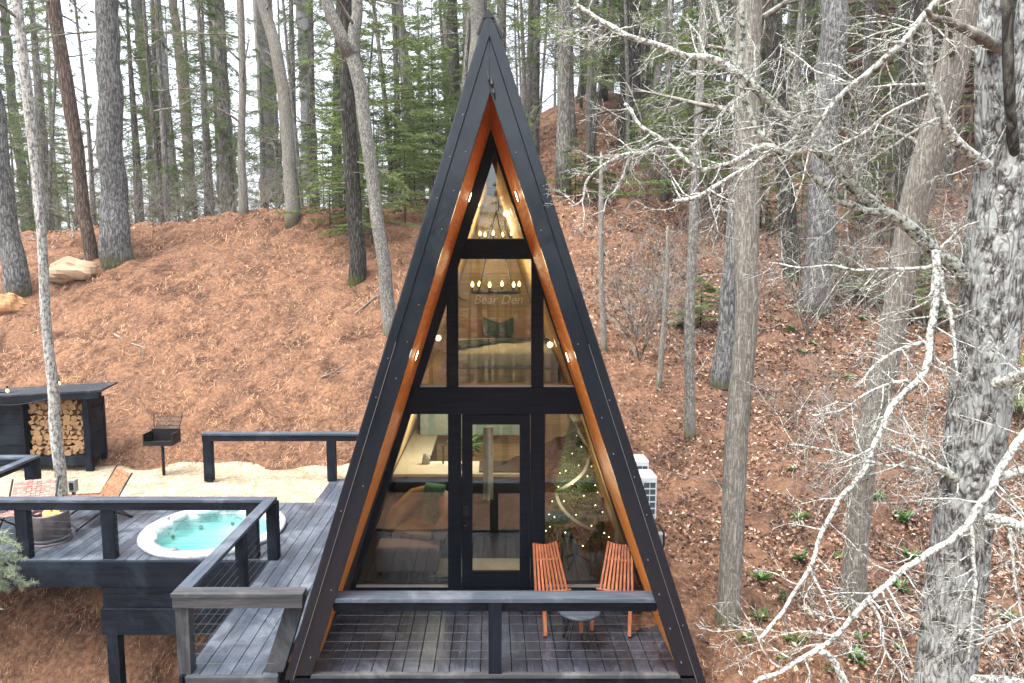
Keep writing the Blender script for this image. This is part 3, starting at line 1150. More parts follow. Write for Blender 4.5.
# cabin inside: lining, floors, back wall, loft
for s_ in (0, 1):
    mb = MB()
    nb_ = 26
    for i in range(nb_):
        z0 = .02 + (uA.z - .32) * i / nb_
        z1 = .02 + (uA.z - .32) * (i + 1) / nb_ - .004
        a = [under(s_, z0, YC + FT + .05, .012), under(s_, z1, YC + FT + .05, .012), under(s_, z1, 11.9, .012), under(s_, z0, 11.9, .012)]
        mb.poly_prism(a, (.012 if s_ == 0 else -.012, 0, 0))
    cbuild(mb, 'wall_lining', M['pine_in'])
mb = MB()
for i in range(30):
    z0 = .0 + .19 * i
    z1 = z0 + .186
    if z1 > uA.z - .3: break
    mb.poly_prism([under(0, z0, 11.9, .03), under(1, z0, 11.9, .03), under(1, z1, 11.9, .03), under(0, z1, 11.9, .03)], (0, .03, 0))
cbuild(mb, 'back_wall', M['pine_wall'])
mb = MB().poly_prism([under(0, -.2, YB - .1, 0), under(1, -.2, YB - .1, 0), under(1, uA.z - .05, YB - .1, 0), under(0, uA.z - .05, YB - .1, 0)], (0, .09, 0))
cbuild(mb, 'rear_wall', M['blackwood'])
xl, xr = under(0, 0, 0).x, under(1, 0, 0).x
mb = MB()
xx = xl + .03
while xx < xr - .15:
    mb.box(xx, xx + .125, YC + FT + .045, 11.88, -.02, .012)
    xx += .128
cbuild(mb, 'indoor_floor', M['floor_in'])
lz = 2.13
mb = MB().poly_prism([under(0, lz, 8.35, .03), under(1, lz, 8.35, .03), under(1, lz + .12, 8.35, .03), under(0, lz + .12, 8.35, .03)], (0, 3.5, 0))
cbuild(mb, 'loft_floor', M['pine_in'])
# underframe
mb = MB().box(xl + .1, xr - .1, YF + .3, YB - .3, -.32, -.06)
cbuild(mb, 'floor_frame', M['blackwood'])
for (px_, py_) in ((xl + .3, YF + .6), (xr - .3, YF + .6), (xl + .3, 9.5), (xr - .3, 9.5), (xl + .3, 12.5), (xr - .3, 12.5)):
    cbuild(MB().box(px_ - .09, px_ + .09, py_ - .09, py_ + .09, min(-.4, tz(px_, py_)) - .3, -.32), 'support_post', M['blackwood_z'])

# ------------------------------------------------------------------ porch deck
por = empty('porch_deck', (0, YF, 0), label='dark board porch deck under the cabin overhang with pale front edge', cat='deck')
mb = MB()
xx = xl - .02
while xx < xr - .1:
    mb.box(xx, xx + .137, YF + .07 - YF, YC - .022 - YF, -.055 + R.random() * .003, -.018 + R.random() * .002)
    xx += .145
mb.build('deck_boards', M['deckboard_warm'], por, bevel=.003)
mb = MB().box(oBL.x + .05, oBR.x - .05, .0, .055, -.03, .006)
mb.build('edge_board', M['greywood'], por, bevel=.004)
mb = MB().box(oBL.x + .05, oBR.x - .05, .02, .06, -.3, -.032)
mb.build('rim_board', M['blackwood'], por)

# porch rail between the two roof legs
prl = empty('porch_railing', (0, YF + .09, 0), label='black rail with thin steel cables across the porch front', cat='railing')
zr = .69
xa = P(333, 595, YF + .1).x
xb = P(657, 597, YF + .1).x
MB().box(xa, xb, -.08, .08, zr, zr + .04).build('top_rail', M['railtop'], prl, bevel=.004)
MB().box(xa, xb, .0, .045, zr - .12, zr - .002).build('rail_board', M['blackwood'], prl, bevel=.003)
xc = P(495, 640, YF + .1).x
MB().box(xc - .06, xc + .06, -.075, -.0005, -.03, zr - .002).build('post', M['blackwood_z'], prl, bevel=.005)
for i in range(7):
    z = .09 + i * .085
    a, c_ = under(0, z, 0).x, under(1, z, 0).x
    MB().tube([(a, .03, z), (c_, .03, z)], .0018, 6).build('cable', M['steel'], prl)

# ------------------------------------------------------------------ side deck with tub bay and walkway
XW = -2.82                       # left edge of the walkway
dk = empty('side_deck', (-4, 9.4, 0), label='black board deck along the left of the cabin with round tub set into it', cat='deck')
DX, DY = 4, -9.4


def dbuild(mb, name, matl, bevel=0, parent=dk, smooth=False, off=(DX, DY)):
    mb.v = [(a + off[0], b_ + off[1], c_) for a, b_, c_ in mb.v]
    return mb.build(name, matl, parent, smooth, bevel)


def roof_x(z=0): return oBL.x + .01
TC = Vector((-3.93, 9.33)); TR = .93
mb = MB()
xx = XW + .0
while xx < -1.98:
    z = -.03 + R.random() * .003
    mb.box(xx, xx + .136, YF + .02, 11.72, z - .035, z + .03)
    xx += .143
x1 = XW - .007
while x1 > -8.6:
    x0 = x1 - .136
    z = -.03 + R.random() * .003
    xm = (x0 + x1) / 2
    dd = TR ** 2 - (xm - TC.x) ** 2
    segs = [(8.36, 10.5)]
    if dd > 0:
        s_ = math.sqrt(dd)
        segs = [(8.36, TC.y - s_), (TC.y + s_, 10.5)]
    for a, c_ in segs:
        if c_ - a > .01: mb.box(x0, x1, a, c_, z - .035, z + .03)
    x1 -= .143
dbuild(mb, 'deck_boards', M['deckboard'], bevel=.003)
dbuild(MB().box(-8.6, XW - .002, 8.31, 8.355, -.34, -.006), 'fascia_board', M['blackwood'], bevel=.004)
dbuild(MB().box(XW + .03, -1.95, YF - .03, YF + .015, -.12, .004), 'edge_board', M['greywood'], bevel=.004)
dbuild(MB().box(XW - .03, XW - .002, YF - .02, 8.3, -.2, -.0), 'side_board', M['blackwood'])
dbuild(MB().box(XW, -2.0, YF + .03, YF + .07, -.35, -.125), 'rim_board', M['blackwood'])
for i in range(3):
    z1 = -.345 - i * .093
    dbuild(MB().box(-4.98, -1.9, 8.33, 8.36, z1 - .085, z1), 'skirt_slat', M['blackwood'], bevel=.003)
dbuild(MB().box(-5.0, -1.9, 8.30, 8.4, -.98, -.63), 'skirt_beam', M['blackwood'], bevel=.005)
for x_, y_ in ((-4.88, 8.36), (-2.95, 8.36), (-7.6, 9.9), (-4.9, 10.0), (-2.6, 6.2), (-2.05, 6.2)):
    top = -.98 if y_ < 9 and y_ > 8 else -.12
    dbuild(MB().box(x_ - .075, x_ + .075, y_ - .05, y_ + .09, tz(x_, y_) - .4, top - .002), 'support_post', M['blackwood_z'], bevel=.004)
for y_ in (8.6, 9.5, 10.2):
    dbuild(MB().box(-8.5, -5.05, y_ - .02, y_ + .02, -.26, -.068), 'joist', M['blackwood'])

# railings
def railing(name, label, base, segs, posts, zt_, cables=(), front_mat='railtop', post_mat='blackwood_z', board=.10):
    r_ = empty(name, (base[0], base[1], 0), label=label, cat='railing')
    ox, oy = -base[0], -base[1]
    for (xa, ya, xb_, yb_, mt) in segs:
        horiz = abs(xb_ - xa) > abs(yb_ - ya)
        if horiz: mb = MB().box(min(xa, xb_), max(xa, xb_), ya - .07, ya + .07, zt_ - .038, zt_)
        else: mb = MB().box(xa - .07, xa + .07, min(ya, yb_), max(ya, yb_), zt_ - .038, zt_)
        dbuild(mb, 'top_rail', M[mt], .004, r_, off=(ox, oy))
        z1 = zt_ - .0385
        if horiz: mb = MB().box(min(xa, xb_) + .01, max(xa, xb_) - .01, ya - .062, ya - .02, z1 - board, z1)
        else: mb = MB().box(xa - .062, xa - .02, min(ya, yb_) + .01, max(ya, yb_) - .01, z1 - board, z1)
        dbuild(mb, 'rail_board', M['greywood' if mt == 'railfront' else ('blackwood' if not horiz or mt == 'railtop' else mt)], .003, r_, off=(ox, oy))
    for q in posts:
        x_, y_, w_, d_ = q[:4]
        dbuild(MB().box(x_ - w_ / 2, x_ + w_ / 2, y_ - d_ / 2, y_ + d_ / 2, 0.003, zt_ - .039), 'post', M[q[4] if len(q) > 4 else post_mat], .005, r_, off=(ox, oy))
    for (p, q) in cables:
        mb = MB().tube([p, q], .0018, 5)
        dbuild(mb, 'cable', M['steel'], 0, r_, off=(ox, oy))
    return r_


M['railfront'] = M['greywood']
ZR = .79
cab_l = [((XW - .0, YF + .2, .1 + i * .095), (XW - .0, 8.3, .1 + i * .095)) for i in range(7)]
cab_f = [((XW + .1, YF + .03, .1 + i * .095), (-2.0, YF + .03, .1 + i * .095)) for i in range(7)]
wr = railing('walkway_railing', 'grey black rail wrapping the front corner of the walkway left of the cabin', (XW, YF),
             [(XW - .07, YF + .05, -1.70, YF + .05, 'railfront'), (XW, YF + .121, XW, 8.485, 'railtop_y')],
             [(XW + .01, YF + .07, .12, .12, 'greywood_z'), (XW + .02, 7.33, .10, .12), (XW + .03, 8.40, .13, .14)],
             ZR, cab_l + cab_f)
# leaning post that follows the roof edge
wo = Vector((XW, YF, 0))
q4 = [P(264, 676, YF + .045) - wo, P(283.5, 676, YF + .045) - wo, P(307, 605, YF + .045) - wo, P(289, 605, YF + .045) - wo]
for q_ in q4[:2]: q_.z = .005
for q_ in q4[2:]: q_.z = ZR - .04
MB().poly_prism(q4, (0, .09, 0)).build('slanted_post', M['slant'], wr, bevel=.004)
a_ = [((-7.2, 8.42, .1 + i * .095), (XW - .1, 8.42, .1 + i * .095)) for i in range(7)]
railing('tub_deck_railing', 'long black rail along the front of the tub deck', (-5, 8.42),
        [(-7.27, 8.42, XW - .071, 8.42, 'railtop')],
        [(-5.98, 8.42, .16, .10), (PX(110, 8.42, .3), 8.42, .16, .10), (-3.06, 8.44, .13, .12)], ZR, a_)
railing('gravel_side_railing', 'black rail on two posts between the gravel and the needle slope', (-3.6, 11.62),
        [(-5.03, 11.62, -1.95, 11.62, 'railtop')],
        [(-4.94, 11.62, .15, .12), (PX(331.5, 11.6, .4), 11.62, .15, .12)], .86)
railing('corner_railing', 'black rail corner at the far left edge of the tub deck', (-7.2, 10.45),
        [(-8.9, 10.45, -7.13, 10.45, 'railtop'), (-7.2, 8.491, -7.2, 10.379, 'railtop_y')],
        [(-7.22, 10.45, .19, .12), (-8.5, 10.45, .12, .12)], ZR - .02)

# ------------------------------------------------------------------ hot tub
tub = empty('hot_tub', (TC.x, TC.y, 0), label='round white marbled hot tub with turquoise water sunk in the deck', cat='hot tub')
prof = [(TR + .03, .0), (TR + .05, .035), (TR + .03, .065), (TR - .03, .078), (TR - .10, .07), (TR - .15, .045), (TR - .17, -.02), (TR - .19, -.12)]
MB().lathe(prof, 72).build('rim', M['shell'], tub, True)
bp = [(TR - .19, -.12), (TR - .22, -.22), (TR - .42, -.26), (TR - .46, -.55), (.05, -.6)]
MB().lathe(bp, 64).cap(.05, -.6, 64).build('basin', M['basin'], tub, True)
MB().cap(TR - .172, -.035, 72).build('water', M['water'], tub)
for ang, rr_, w_ in ((150, TR - .15, .14), (118, TR - .17, .17), (95, TR - .14, .15), (208, TR - .15, .11), (310, TR - .16, .14), (60, TR - .15, .12)):
    a = math.radians(ang)
    c_ = Vector((math.cos(a) * rr_, math.sin(a) * rr_, .045))
    t_ = Vector((-math.sin(a), math.cos(a), 0))
    MB().tube([c_ - t_ * w_, c_ - t_ * w_ * .8, c_, c_ + t_ * w_ * .8, c_ + t_ * w_], [.02, .05, .06, .05, .02], 12).build('headrest', M['shell'], tub, True)
for ang, rr_ in ((160, TR - .08), (258, TR - .07), (20, TR - .08)):
    a = math.radians(ang)
    MB().tube([(math.cos(a) * rr_, math.sin(a) * rr_, .06), (math.cos(a) * rr_, math.sin(a) * rr_, .095)], [.045, .038], 16).build('control_knob', M['conduit'], tub, True)
for ang in range(20, 380, 36):
    a = math.radians(ang)
    c_ = Vector((math.cos(a) * .73, math.sin(a) * .73, -.17)); n_ = Vector((-math.cos(a), -math.sin(a), 0))
    MB().tube([c_, c_ + n_ * .02], .03, 12).build('jet', M['conduit'], tub)

# ------------------------------------------------------------------ fire pit
fp_ = PZ(49.5, 540, .0)
fx, fy = -6.02, 8.98
fire = empty('fire_pit', (fx, fy, 0), label='round dark steel fire pit drum with low orange flame on the deck', cat='fire pit')
MB().lathe([(.235, .03), (.24, .05), (.24, .40), (.225, .415), (.205, .40), (.20, .30), (.19, .28)], 40).build('drum', M['firemetal'], fire, True)
MB().lathe([(.255, .0), (.255, .03), (.22, .03)], 40).build('base_ring', M['firemetal'], fire, True)
MB().lathe([(.243, .065), (.243, .085)], 40).build('vent_band', M['screw'], fire)
MB().cap(.2, .33, 32).build('ash_bed', M['ash'], fire)
fr_ = random.Random(2)
mb = MB()
for i in range(7):
    a = fr_.random() * 6.28; r_ = fr_.random() * .09; hh = .10 + fr_.random() * .10
    x_, y_ = r_ * math.cos(a), r_ * math.sin(a)
    mb.tube([(x_, y_, .33), (x_ + .01, y_, .33 + hh * .35), (x_ - .008, y_, .33 + hh * .7), (x_ + .01, y_, .33 + hh)], [.02, .035, .02, .002], 8)
mb.build('flame', M['flame'], fire, True)

# ------------------------------------------------------------------ woven lounge chairs by the fire pit
def woven_chair(label, x, y, rz, weave, leg_m):
    t = empty('woven_lounge_chair', (x, y, 0), rz, label, 'chair', 'woven chairs round the fire pit')
    # local: sitter looks along -y
    def panel(a, b_, name, n_u=9, n_v=11):
        mb = MB()
        a, b_ = [Vector(q) for q in a], [Vector(q) for q in b_]
        # a = (left start, right start), b = (left end, right end)
        nrm = (a[1] - a[0]).cross(b_[0] - a[0]).normalized()
        for i in range(n_u):
            u = (i + .5) / n_u
            p, q = a[0].lerp(a[1], u), b_[0].lerp(b_[1], u)
            w_ = (a[1] - a[0]).length / n_u * .78
            for j in range(n_v):
                s0, s1 = p.lerp(q, j / n_v), p.lerp(q, (j + .97) / n_v)
                o_ = nrm * (.004 if (i + j) % 2 else -.004)
                mb.bar(s0 + o_, s1 + o_, w_, .006, up=nrm)
        for j in range(n_v):
            v_ = (j + .5) / n_v
            p, q = a[0].lerp(b_[0], v_), a[1].lerp(b_[1], v_)
            mb.bar(p, q, (b_[0] - a[0]).length / n_v * .6, .004, up=nrm)
        return mb.build(name, weave, t)
    sf, sb_ = (-.28, -.30, .38), (-.28, .16, .30)
    panel([(-.28, -.32, .38), (.28, -.32, .38)], [(-.28, .18, .29), (.28, .18, .29)], 'seat')
    panel([(-.27, .16, .30), (.27, .16, .30)], [(-.27, .42, .66), (.27, .42, .66)], 'backrest', 9, 13)
    for s in (-1, 1):
        x_ = .295 * s
        MB().tube([(x_, -.34, .38), (x_, .18, .285)], .014, 8).build('seat_rail', leg_m, t, True)
        MB().tube([(x_, -.36, .01), (x_, .18, .30), (x_, .43, .68)], .014, 8).build('leg', leg_m, t, True)
        MB().tube([(x_, -.22, .36), (x_, .40, .01)], .014, 8).build('leg', leg_m, t, True)
    MB().tube([(-.3, .38, .02), (.3, .38, .02)], .012, 8).build('stretcher', leg_m, t, True)
    MB().tube([(-.3, -.33, .03), (.3, -.33, .03)], .012, 8).build('stretcher', leg_m, t, True)
    return t


woven_chair('pink woven lounge chair behind the fire pit', -6.50, 9.2, math.radians(14), M['weave_pink'], M['iron'])
woven_chair('tan woven lounge chair reclined between fire pit and hot tub', -5.85, 9.75, math.radians(-42), M['weave_tan'], M['iron'])

# electrical box on a short post beside the pale tree
eb = empty('outlet_box', (PX(73, 10.62, .3), 10.62, 0), label='small grey outlet box on a stub behind the deck beside the pale tree', cat='outlet box')
MB().box(-.055, .055, -.05, .05, .14, .34).build('box', M['conduit'], eb, bevel=.008)
MB().box(-.03, .03, -.06, -.051, .18, .30).build('cover', M['iron'], eb)
MB().box(-.02, .02, -.02, .02, -.2, .14).build('stub', M['iron'], eb)

# ------------------------------------------------------------------ firewood shed
SY = 12.22
sx0, sx1 = -11.5, PX(92, SY, .5)
sh = empty('firewood_shed', (sx1 - 1.1, SY, 0), label='black lean-to shed with open bay full of split firewood', cat='shed')
so = (-(sx1 - 1.1), -SY)
zb0, zt0 = .27, 1.34
bayx0, bayx1 = PX(25, SY, .8), PX(84.5, SY, .8)


def sb_(mb, name, matl, bevel=0, parent=sh, smooth=False): return dbuild(mb, name, matl, bevel, parent, smooth, so)


sb_(MB().box(sx0, sx1 + .0, SY - .04, SY + .04, zb0 - .16, zb0), 'base_beam', M['blackwood'], .004)
for i in range(6):
    z0 = zb0 + i * .2
    sb_(MB().box(sx0, bayx0 - .04, SY - .02, SY + .01, z0 + .004, z0 + .197), 'front_board', M['blackwood'], .003)
sb_(MB().box(bayx0 - .04, bayx0, SY - .03, SY + .56, zb0, zt0), 'bay_divider', M['blackwood_z'])
sb_(MB().box(bayx1 + .0, sx1, SY - .045, SY + .045, -.05, zt0 + .12), 'corner_post', M['blackwood_z'], .005)
for i in range(5):
    z0 = zb0 - .05 + i * .235
    sb_(MB().box(sx1 - .05, sx1 - .01, SY + .046, SY + .42, z0 + .003, z0 + .232), 'side_board', M['blackwood'], .003)
sb_(MB().box(sx1 - .1, sx1 - .0, SY + .422, SY + .48, .1, zt0 - .05), 'corner_post', M['blackwood_z'], .005)
sb_(MB().box(sx0, sx1 - .06, SY + .56, SY + .59, zb0 - .1, zt0 - .05), 'back_panel', M['blackwood'])
sb_(MB().box(sx0, bayx1, SY + .042, SY + .60, zb0 - .06, zb0 - .005), 'shelf', M['blackwood'])
zl, zrr = 1.52, 1.66
rp = [Vector((sx0 - .3, SY - .28, zl - .14)), Vector((sx1 + .30, SY - .28, zrr + .0)), Vector((sx1 + .30, SY - .28, zrr + .035)), Vector((sx0 - .3, SY - .28, zl - .105))]
rf = MB()
b0 = len(rf.v)
A_ = [(sx0 - .3, SY - .28, 1.24), (sx1 + .40, SY - .28, 1.52), (sx1 + .26, SY + .5, 1.535), (sx0 - .3, SY + .5, 1.255)]
rf.v = [*A_, *[(a, b_, c_ + .035) for a, b_, c_ in A_]]
rf.f = [(3, 2, 1, 0), (4, 5, 6, 7), (0, 1, 5, 4), (1, 2, 6, 5), (2, 3, 7, 6), (3, 0, 4, 7)]
sb_(rf, 'roof', M['slant'], .004)
rf = MB()
A_ = [(sx0 - .3, SY - .275, 1.12), (sx1 + .34, SY - .275, 1.40), (sx1 + .34, SY - .235, 1.40), (sx0 - .3, SY - .235, 1.12)]
rf.v = [*A_, *[(a, b_, c_ + .118) for a, b_, c_ in A_]]
rf.f = [(3, 2, 1, 0), (4, 5, 6, 7), (0, 1, 5, 4), (1, 2, 6, 5), (2, 3, 7, 6), (3, 0, 4, 7)]
sb_(rf, 'eave_board', M['blackwood'], .003)
# firewood: each split log is a thing of its own
logs = []
lr = random.Random(12)
def log_mesh(seed):
    r_ = random.Random(seed)
    mb = MB()
    kind = seed % 3
    n = 3 if kind == 0 else (4 if kind == 1 else 7)
    pts = []
    for i in range(n):
        a = 2 * math.pi * i / n + r_.uniform(-.25, .25)
        rr_ = .062 * r_.uniform(.8, 1.25)
        pts.append(Vector((math.cos(a) * rr_, 0, math.sin(a) * rr_)))
    mb.poly_prism(pts, (0, .42, 0))
    return mb
protos = []
for s in range(9):
    o = log_mesh(s).build('firewood_log', M['firewood'], bevel=.006)
    protos.append(o)
zz = zb0 + .05
row = 0
first = set()
while zz < 1.30:
    xx = bayx0 + .07 + (row % 2) * .05
    while xx < bayx1 - .04:
        k = lr.randrange(9)
        if k not in first:
            o = protos[k]; first.add(k)
        else:
            o = protos[k].copy(); COL.objects.link(o)
        o.location = (xx, SY + .05 + lr.uniform(-.03, .05), zz + lr.uniform(-.008, .008))
        o.rotation_euler = (0, lr.random() * 6.28, lr.uniform(-.05, .05))
        s = lr.uniform(.82, 1.12)
        o.scale = (s, 1, s)
        tag(o, 'split firewood log stacked in the open bay of the black shed', 'log', 'split logs stacked in the shed')
        xx += .108
    zz += .094
    row += 1

# string light bulbs at the shed and on the tree
def string_bulb(p, label):
    t = empty('string_light_bulb', p, label=label, cat='light bulb', group='string light bulbs by the shed')
    MB().tube([(0, 0, .0), (0, 0, -.05)], [.015, .018], 10).build('socket', M['iron'], t)
    MB().lathe([(.0005, -.115), (.018, -.107), (.027, -.09), (.022, -.07), (.012, -.05)], 14).build('bulb', M['bulb'], t, True)
pb1 = P(7, 386, SY - .35); pb2 = P(58.5, 378.5, SY - .35)
string_bulb(pb1, 'glowing string bulb at the far left under the shed roof')
string_bulb(pb2, 'glowing string bulb beside the pale tree under the shed roof')
pts = []
for i in range(21):
    t = i / 20
    a = Vector((-9.5, SY - .35, 1.48)).lerp(Vector((PX(50, 10.8, 1.6), 10.95, 1.62)), t)
    a.z -= .16 * math.sin(math.pi * t)
    pts.append(a)
o = MB().tube(pts, .006, 5).build('string_light_cable', M['iron'])
tag(o, 'thin black string light cable running from shed eave to pale tree', 'cable')

# ------------------------------------------------------------------ park grill
gp = PX(164, 11.98, 0)
gr = empty('park_grill', (gp, 11.98, -.05), 0, 'black park grill box on a single post at the gravel edge', 'grill')
MB().tube([(0, 0, -.1), (0, 0, .62)], .028, 12).build('post', M['iron'], gr, True)
MB().box(-.26, .26, -.17, .17, .62, .64).box(-.26, .26, .15, .17, .64, .86).box(-.26, -.24, -.17, .15, .64, .83).box(.24, .26, -.17, .15, .64, .83).box(-.24, .24, -.17, -.15, .64, .70).build('firebox', M['iron'], gr, bevel=.003)
mb = MB()
for i in range(17):
    x_ = -.2 + i * .025
    mb.bar((x_, .17, .83), (x_, .31, 1.04), .006, .006)
for i in range(4):
    t = i / 3
    mb.bar((-.21, .17 + .14 * t, .83 + .21 * t), (.21, .17 + .14 * t, .83 + .21 * t), .009, .009)
mb.build('grate', M['iron'], gr)
for s in (-1, 1):
    MB().tube([(s * .22, .17, .80), (s * .26, .26, 1.09), (s * .22, .30, 1.11)], .009, 8).build('grate_handle', M['iron'], gr)

# ------------------------------------------------------------------ porch chairs and table
def stick_chair(label, x, y, rz):
    t = empty('slatted_chair', (x, y, 0), rz, label, 'chair', 'orange slatted chairs on the porch')
    # local: sitter looks along -y. back slats narrow upward, seat slats run fore and aft
    mb = MB()
    n = 9
    for i in range(n):
        u = (i / (n - 1) - .5)
        mb.bar((u * .36, -.02, .16), (u * .25, .32, .645 + (abs(u) * .5) ** 2 * .35), .025, .022, up=(0, 1, -.7))
    mb.build('backrest', M['chairwood'], t, bevel=.003)
    mb = MB()
    for i in range(n - 1):
        u = ((i + .5) / (n - 1) - .5)
        mb.bar((u * .40, -.40, .335), (u * .36, .10, .18), .024, .022)
    mb.build('seat', M['chairwood'], t, bevel=.003)
    MB().tube([(-.21, .0, .25), (.21, .0, .25)], .012, 10).build('rod', M['chairwood'], t)
    MB().tube([(-.15, .22, .51), (.15, .22, .51)], .010, 10).build('rod', M['chairwood'], t)
    for s in (-1, 1):
        MB().bar((s * .19, -.42, .0), (s * .19, -.36, .35), .036, .036, up=(0, 1, 0)).build('leg', M['chairwood'], t, bevel=.004)
        MB().bar((s * .20, -.40, .33), (s * .20, .42, .03), .026, .045, up=(0, 0, 1)).build('leg', M['chairwood'], t, bevel=.004)
    MB().bar((-.23, -.39, .325), (.23, -.39, .325), .04, .028).build('front_rail', M['chairwood'], t, bevel=.004)
    return t


stick_chair('orange slatted wooden chair beside the door on the porch', .645, 7.0, math.radians(11))
stick_chair('orange slatted wooden chair at the right end of the porch', 1.33, 7.0, math.radians(-17))
dmx0, dmx1 = PX(470, 7.1, 0), PX(528, 7.1, 0)
dmb = MB()
for i in range(13):
    x_ = dmx0 + .02 + (dmx1 - dmx0 - .04) * i / 12
    dmb.box(x_ - .017, x_ + .017, 7.06, 7.42, 0.004, .03)
dmb.box(dmx0, dmx1, 7.1, 7.14, -.012, .003).box(dmx0, dmx1, 7.34, 7.38, -.012, .003)
tag(dmb.build('doormat', M['stone_wood'] if 'stone_wood' in M else M['cedar_edge'], bevel=.002), 'light slatted wooden doormat in front of the black door', 'doormat')
tx, ty = PX(579, 6.4, .36), 6.4
tb = empty('round_side_table', (tx, ty, 0), label='low round grey table with splayed black legs between the porch chairs', cat='table')
MB().lathe([(.0, .34), (.20, .34), (.21, .35), (.21, .362), (.20, .37), (.0, .37)], 40).build('table_top', M['railtop'], tb, True)
for k in range(4):
    a = math.radians(45 + 90 * k)
    MB().tube([(math.cos(a) * .07, math.sin(a) * .07, .338), (math.cos(a) * .19, math.sin(a) * .19, 0.0)], .014, 8).build('leg', M['iron'], tb)

# ------------------------------------------------------------------ condensers right of the cabin
def condenser(label, x, y, z):
    t = empty('air_conditioner', (x, y, z), 0, label, 'air conditioner', 'white condensers beside the cabin')
    MB().box(-.42, .15, 0, .34, 0, .56).build('casing', M['white_paint'], t, bevel=.02)
    MB().box(-.02, .125, -.006, -.0005, .05, .50).build('grille', M['grille'], t)
    mb = MB()
    for i in range(6):
        mb.box(-.02, .125, -.012, -.0065, .06 + i * .085, .075 + i * .085)
    mb.box(.05, .058, -.016, -.0125, .05, .5)
    mb.build('grille_bars', M['white_paint'], t)
    for s in (-.3, .08):
        MB().box(s - .02, s + .02, .02, .32, tz(x, y) - z - .2, 0).build('foot', M['conduit'], t)
    return t
c1_ = P(657, 516, 8.3)
condenser('white air conditioner nearest the camera right of the cabin', P(645, 500, 8.3).x, 8.3, P(650, 520, 8.3).z)
condenser('white air conditioner standing behind the nearer one right of the cabin', P(638, 480, 9.2).x, 9.2, P(650, 500, 9.2).z)
q = P(662, 548, 7.6)
t = empty('meter_box', tuple(q), label='small grey meter box with looping black cable right of the cabin', cat='meter box')
MB().box(-.12, .03, 0, .1, -.05, .16).build('box', M['conduit'], t, bevel=.01)
MB().tube([(-.12, .02, .30), (-.04, .0, .28), (.015, -.01, .18), (.02, -.01, .05), (-.02, -.01, -.06)], .012, 8).build('cable', M['black'], t, True)
MB().box(-.2, -.12, .04, .08, -.4, .1).build('bracket', M['conduit'], t)

# ------------------------------------------------------------------ boulders
def boulder(px, py, w, h, matl, label, seed):
    p = hit(px, py)
    dep = p.y * cp - (p.z - H) * sp_
    sx_, sz_ = w / F * dep / 2, h / F * dep
    mb = MB()
    nlat, nlon = 14, 22
    for i in range(nlat + 1):
        th = math.pi * i / nlat
        for j in range(nlon):
            ph = 2 * math.pi * j / nlon
            d = Vector((math.sin(th) * math.cos(ph), math.sin(th) * math.sin(ph), math.cos(th)))
            r_ = 1 + .30 * mn.noise(d * 1.3 + Vector((seed, 0, 0))) + .12 * mn.noise(d * 4 + Vector((seed, 3, 0)))
            r_ = r_ * (1 - .15 * max(0, d.z))
            mb.v.append((d.x * sx_ * r_, d.y * sx_ * .7 * r_, d.z * sz_ * .62 * r_ + sz_ * .30))
    for i in range(nlat):
        for j in range(nlon):
            j2 = (j + 1) % nlon
            mb.f.append((i * nlon + j, (i + 1) * nlon + j, (i + 1) * nlon + j2, i * nlon + j2))
    o = mb.build('boulder', matl)
    o.location = p
    tag(o, label, 'boulder')
boulder(71, 277, 46, 23, M['boulder'], 'pale tan boulder between pine trunks on the left slope', 1)
boulder(6, 310, 34, 20, M['boulder2'], 'orange brown boulder at the far left edge below the leaning pine', 5)


# ------------------------------------------------------------------ inside the cabin
LF = lz + .122
bed = empty('bed', (.12, 9.6, LF), label='low bed with cream quilt and dark green throw in the loft', cat='bed')
MB().box(-.72, .72, -.95, .95, .0, .16).build('bed_base', M['pine_wall'], bed)
mb = MB()
nxq, nyq = 22, 26
for j in range(nyq):
    for i in range(nxq):
        u, v_ = i / (nxq - 1) * 2 - 1, j / (nyq - 1) * 2 - 1
        ed = max(0, max(abs(u), abs(v_)) - .86) / .14
        mb.v.append((u * .76, v_ * .97, .37 - .16 * ed ** 2 + .012 * math.sin(v_ * 38) + .012 * mn.noise(Vector((u * 4, v_ * 4, 0)))))
for j in range(nyq - 1):
    for i in range(nxq - 1):
        a = j * nxq + i
        mb.f.append((a, a + 1, a + nxq + 1, a + nxq))
mb.build('quilt', M['quilt'], bed, True)
MB().box(-.74, .74, -.95, .94, .161, .26).build('mattress', M['quilt'], bed, bevel=.03)
MB().box(-.8, .8, .97, 1.02, 0, .66).build('headboard', M['leather'], bed, bevel=.01)
mb = MB()
cv = [(-.74, -.1), (-.45, .2), (-.1, .32), (.3, .38), (.74, .40)]
cv2 = [(-.60, -.75), (-.38, -.55), (-.1, .0), (.3, .2), (.74, .25)]
b0 = 0
for (x_, y_), (x2_, y2_) in zip(cv, cv2):
    for t in (0, .5, 1):
        mb.v.append((x_ + (x2_ - x_) * t, y_ + (y2_ - y_) * t, .40 + .015 * math.sin(t * 3.14)))
for i in range(4):
    for j in range(2):
        a = i * 3 + j
        mb.f.append((a, a + 3, a + 4, a + 1))
th_ = mb.build('throw', M['darkgreenfab'], bed, True)
so_ = th_.modifiers.new('thick', 'SOLIDIFY'); so_.thickness = .02
# dark cushion with two pointed corners
mb = MB().poly_prism([Vector(q) for q in ((-.24, .80, .42), (.20, .80, .42), (.22, .84, .70), (.0, .83, .60), (-.26, .84, .70))], (0, .12, 0))
tag(mb.build('cushion', M['darkgreenfab'], None, bevel=.03), 'dark green cushion with pointed corners against the loft headboard', 'cushion').location = bed.location


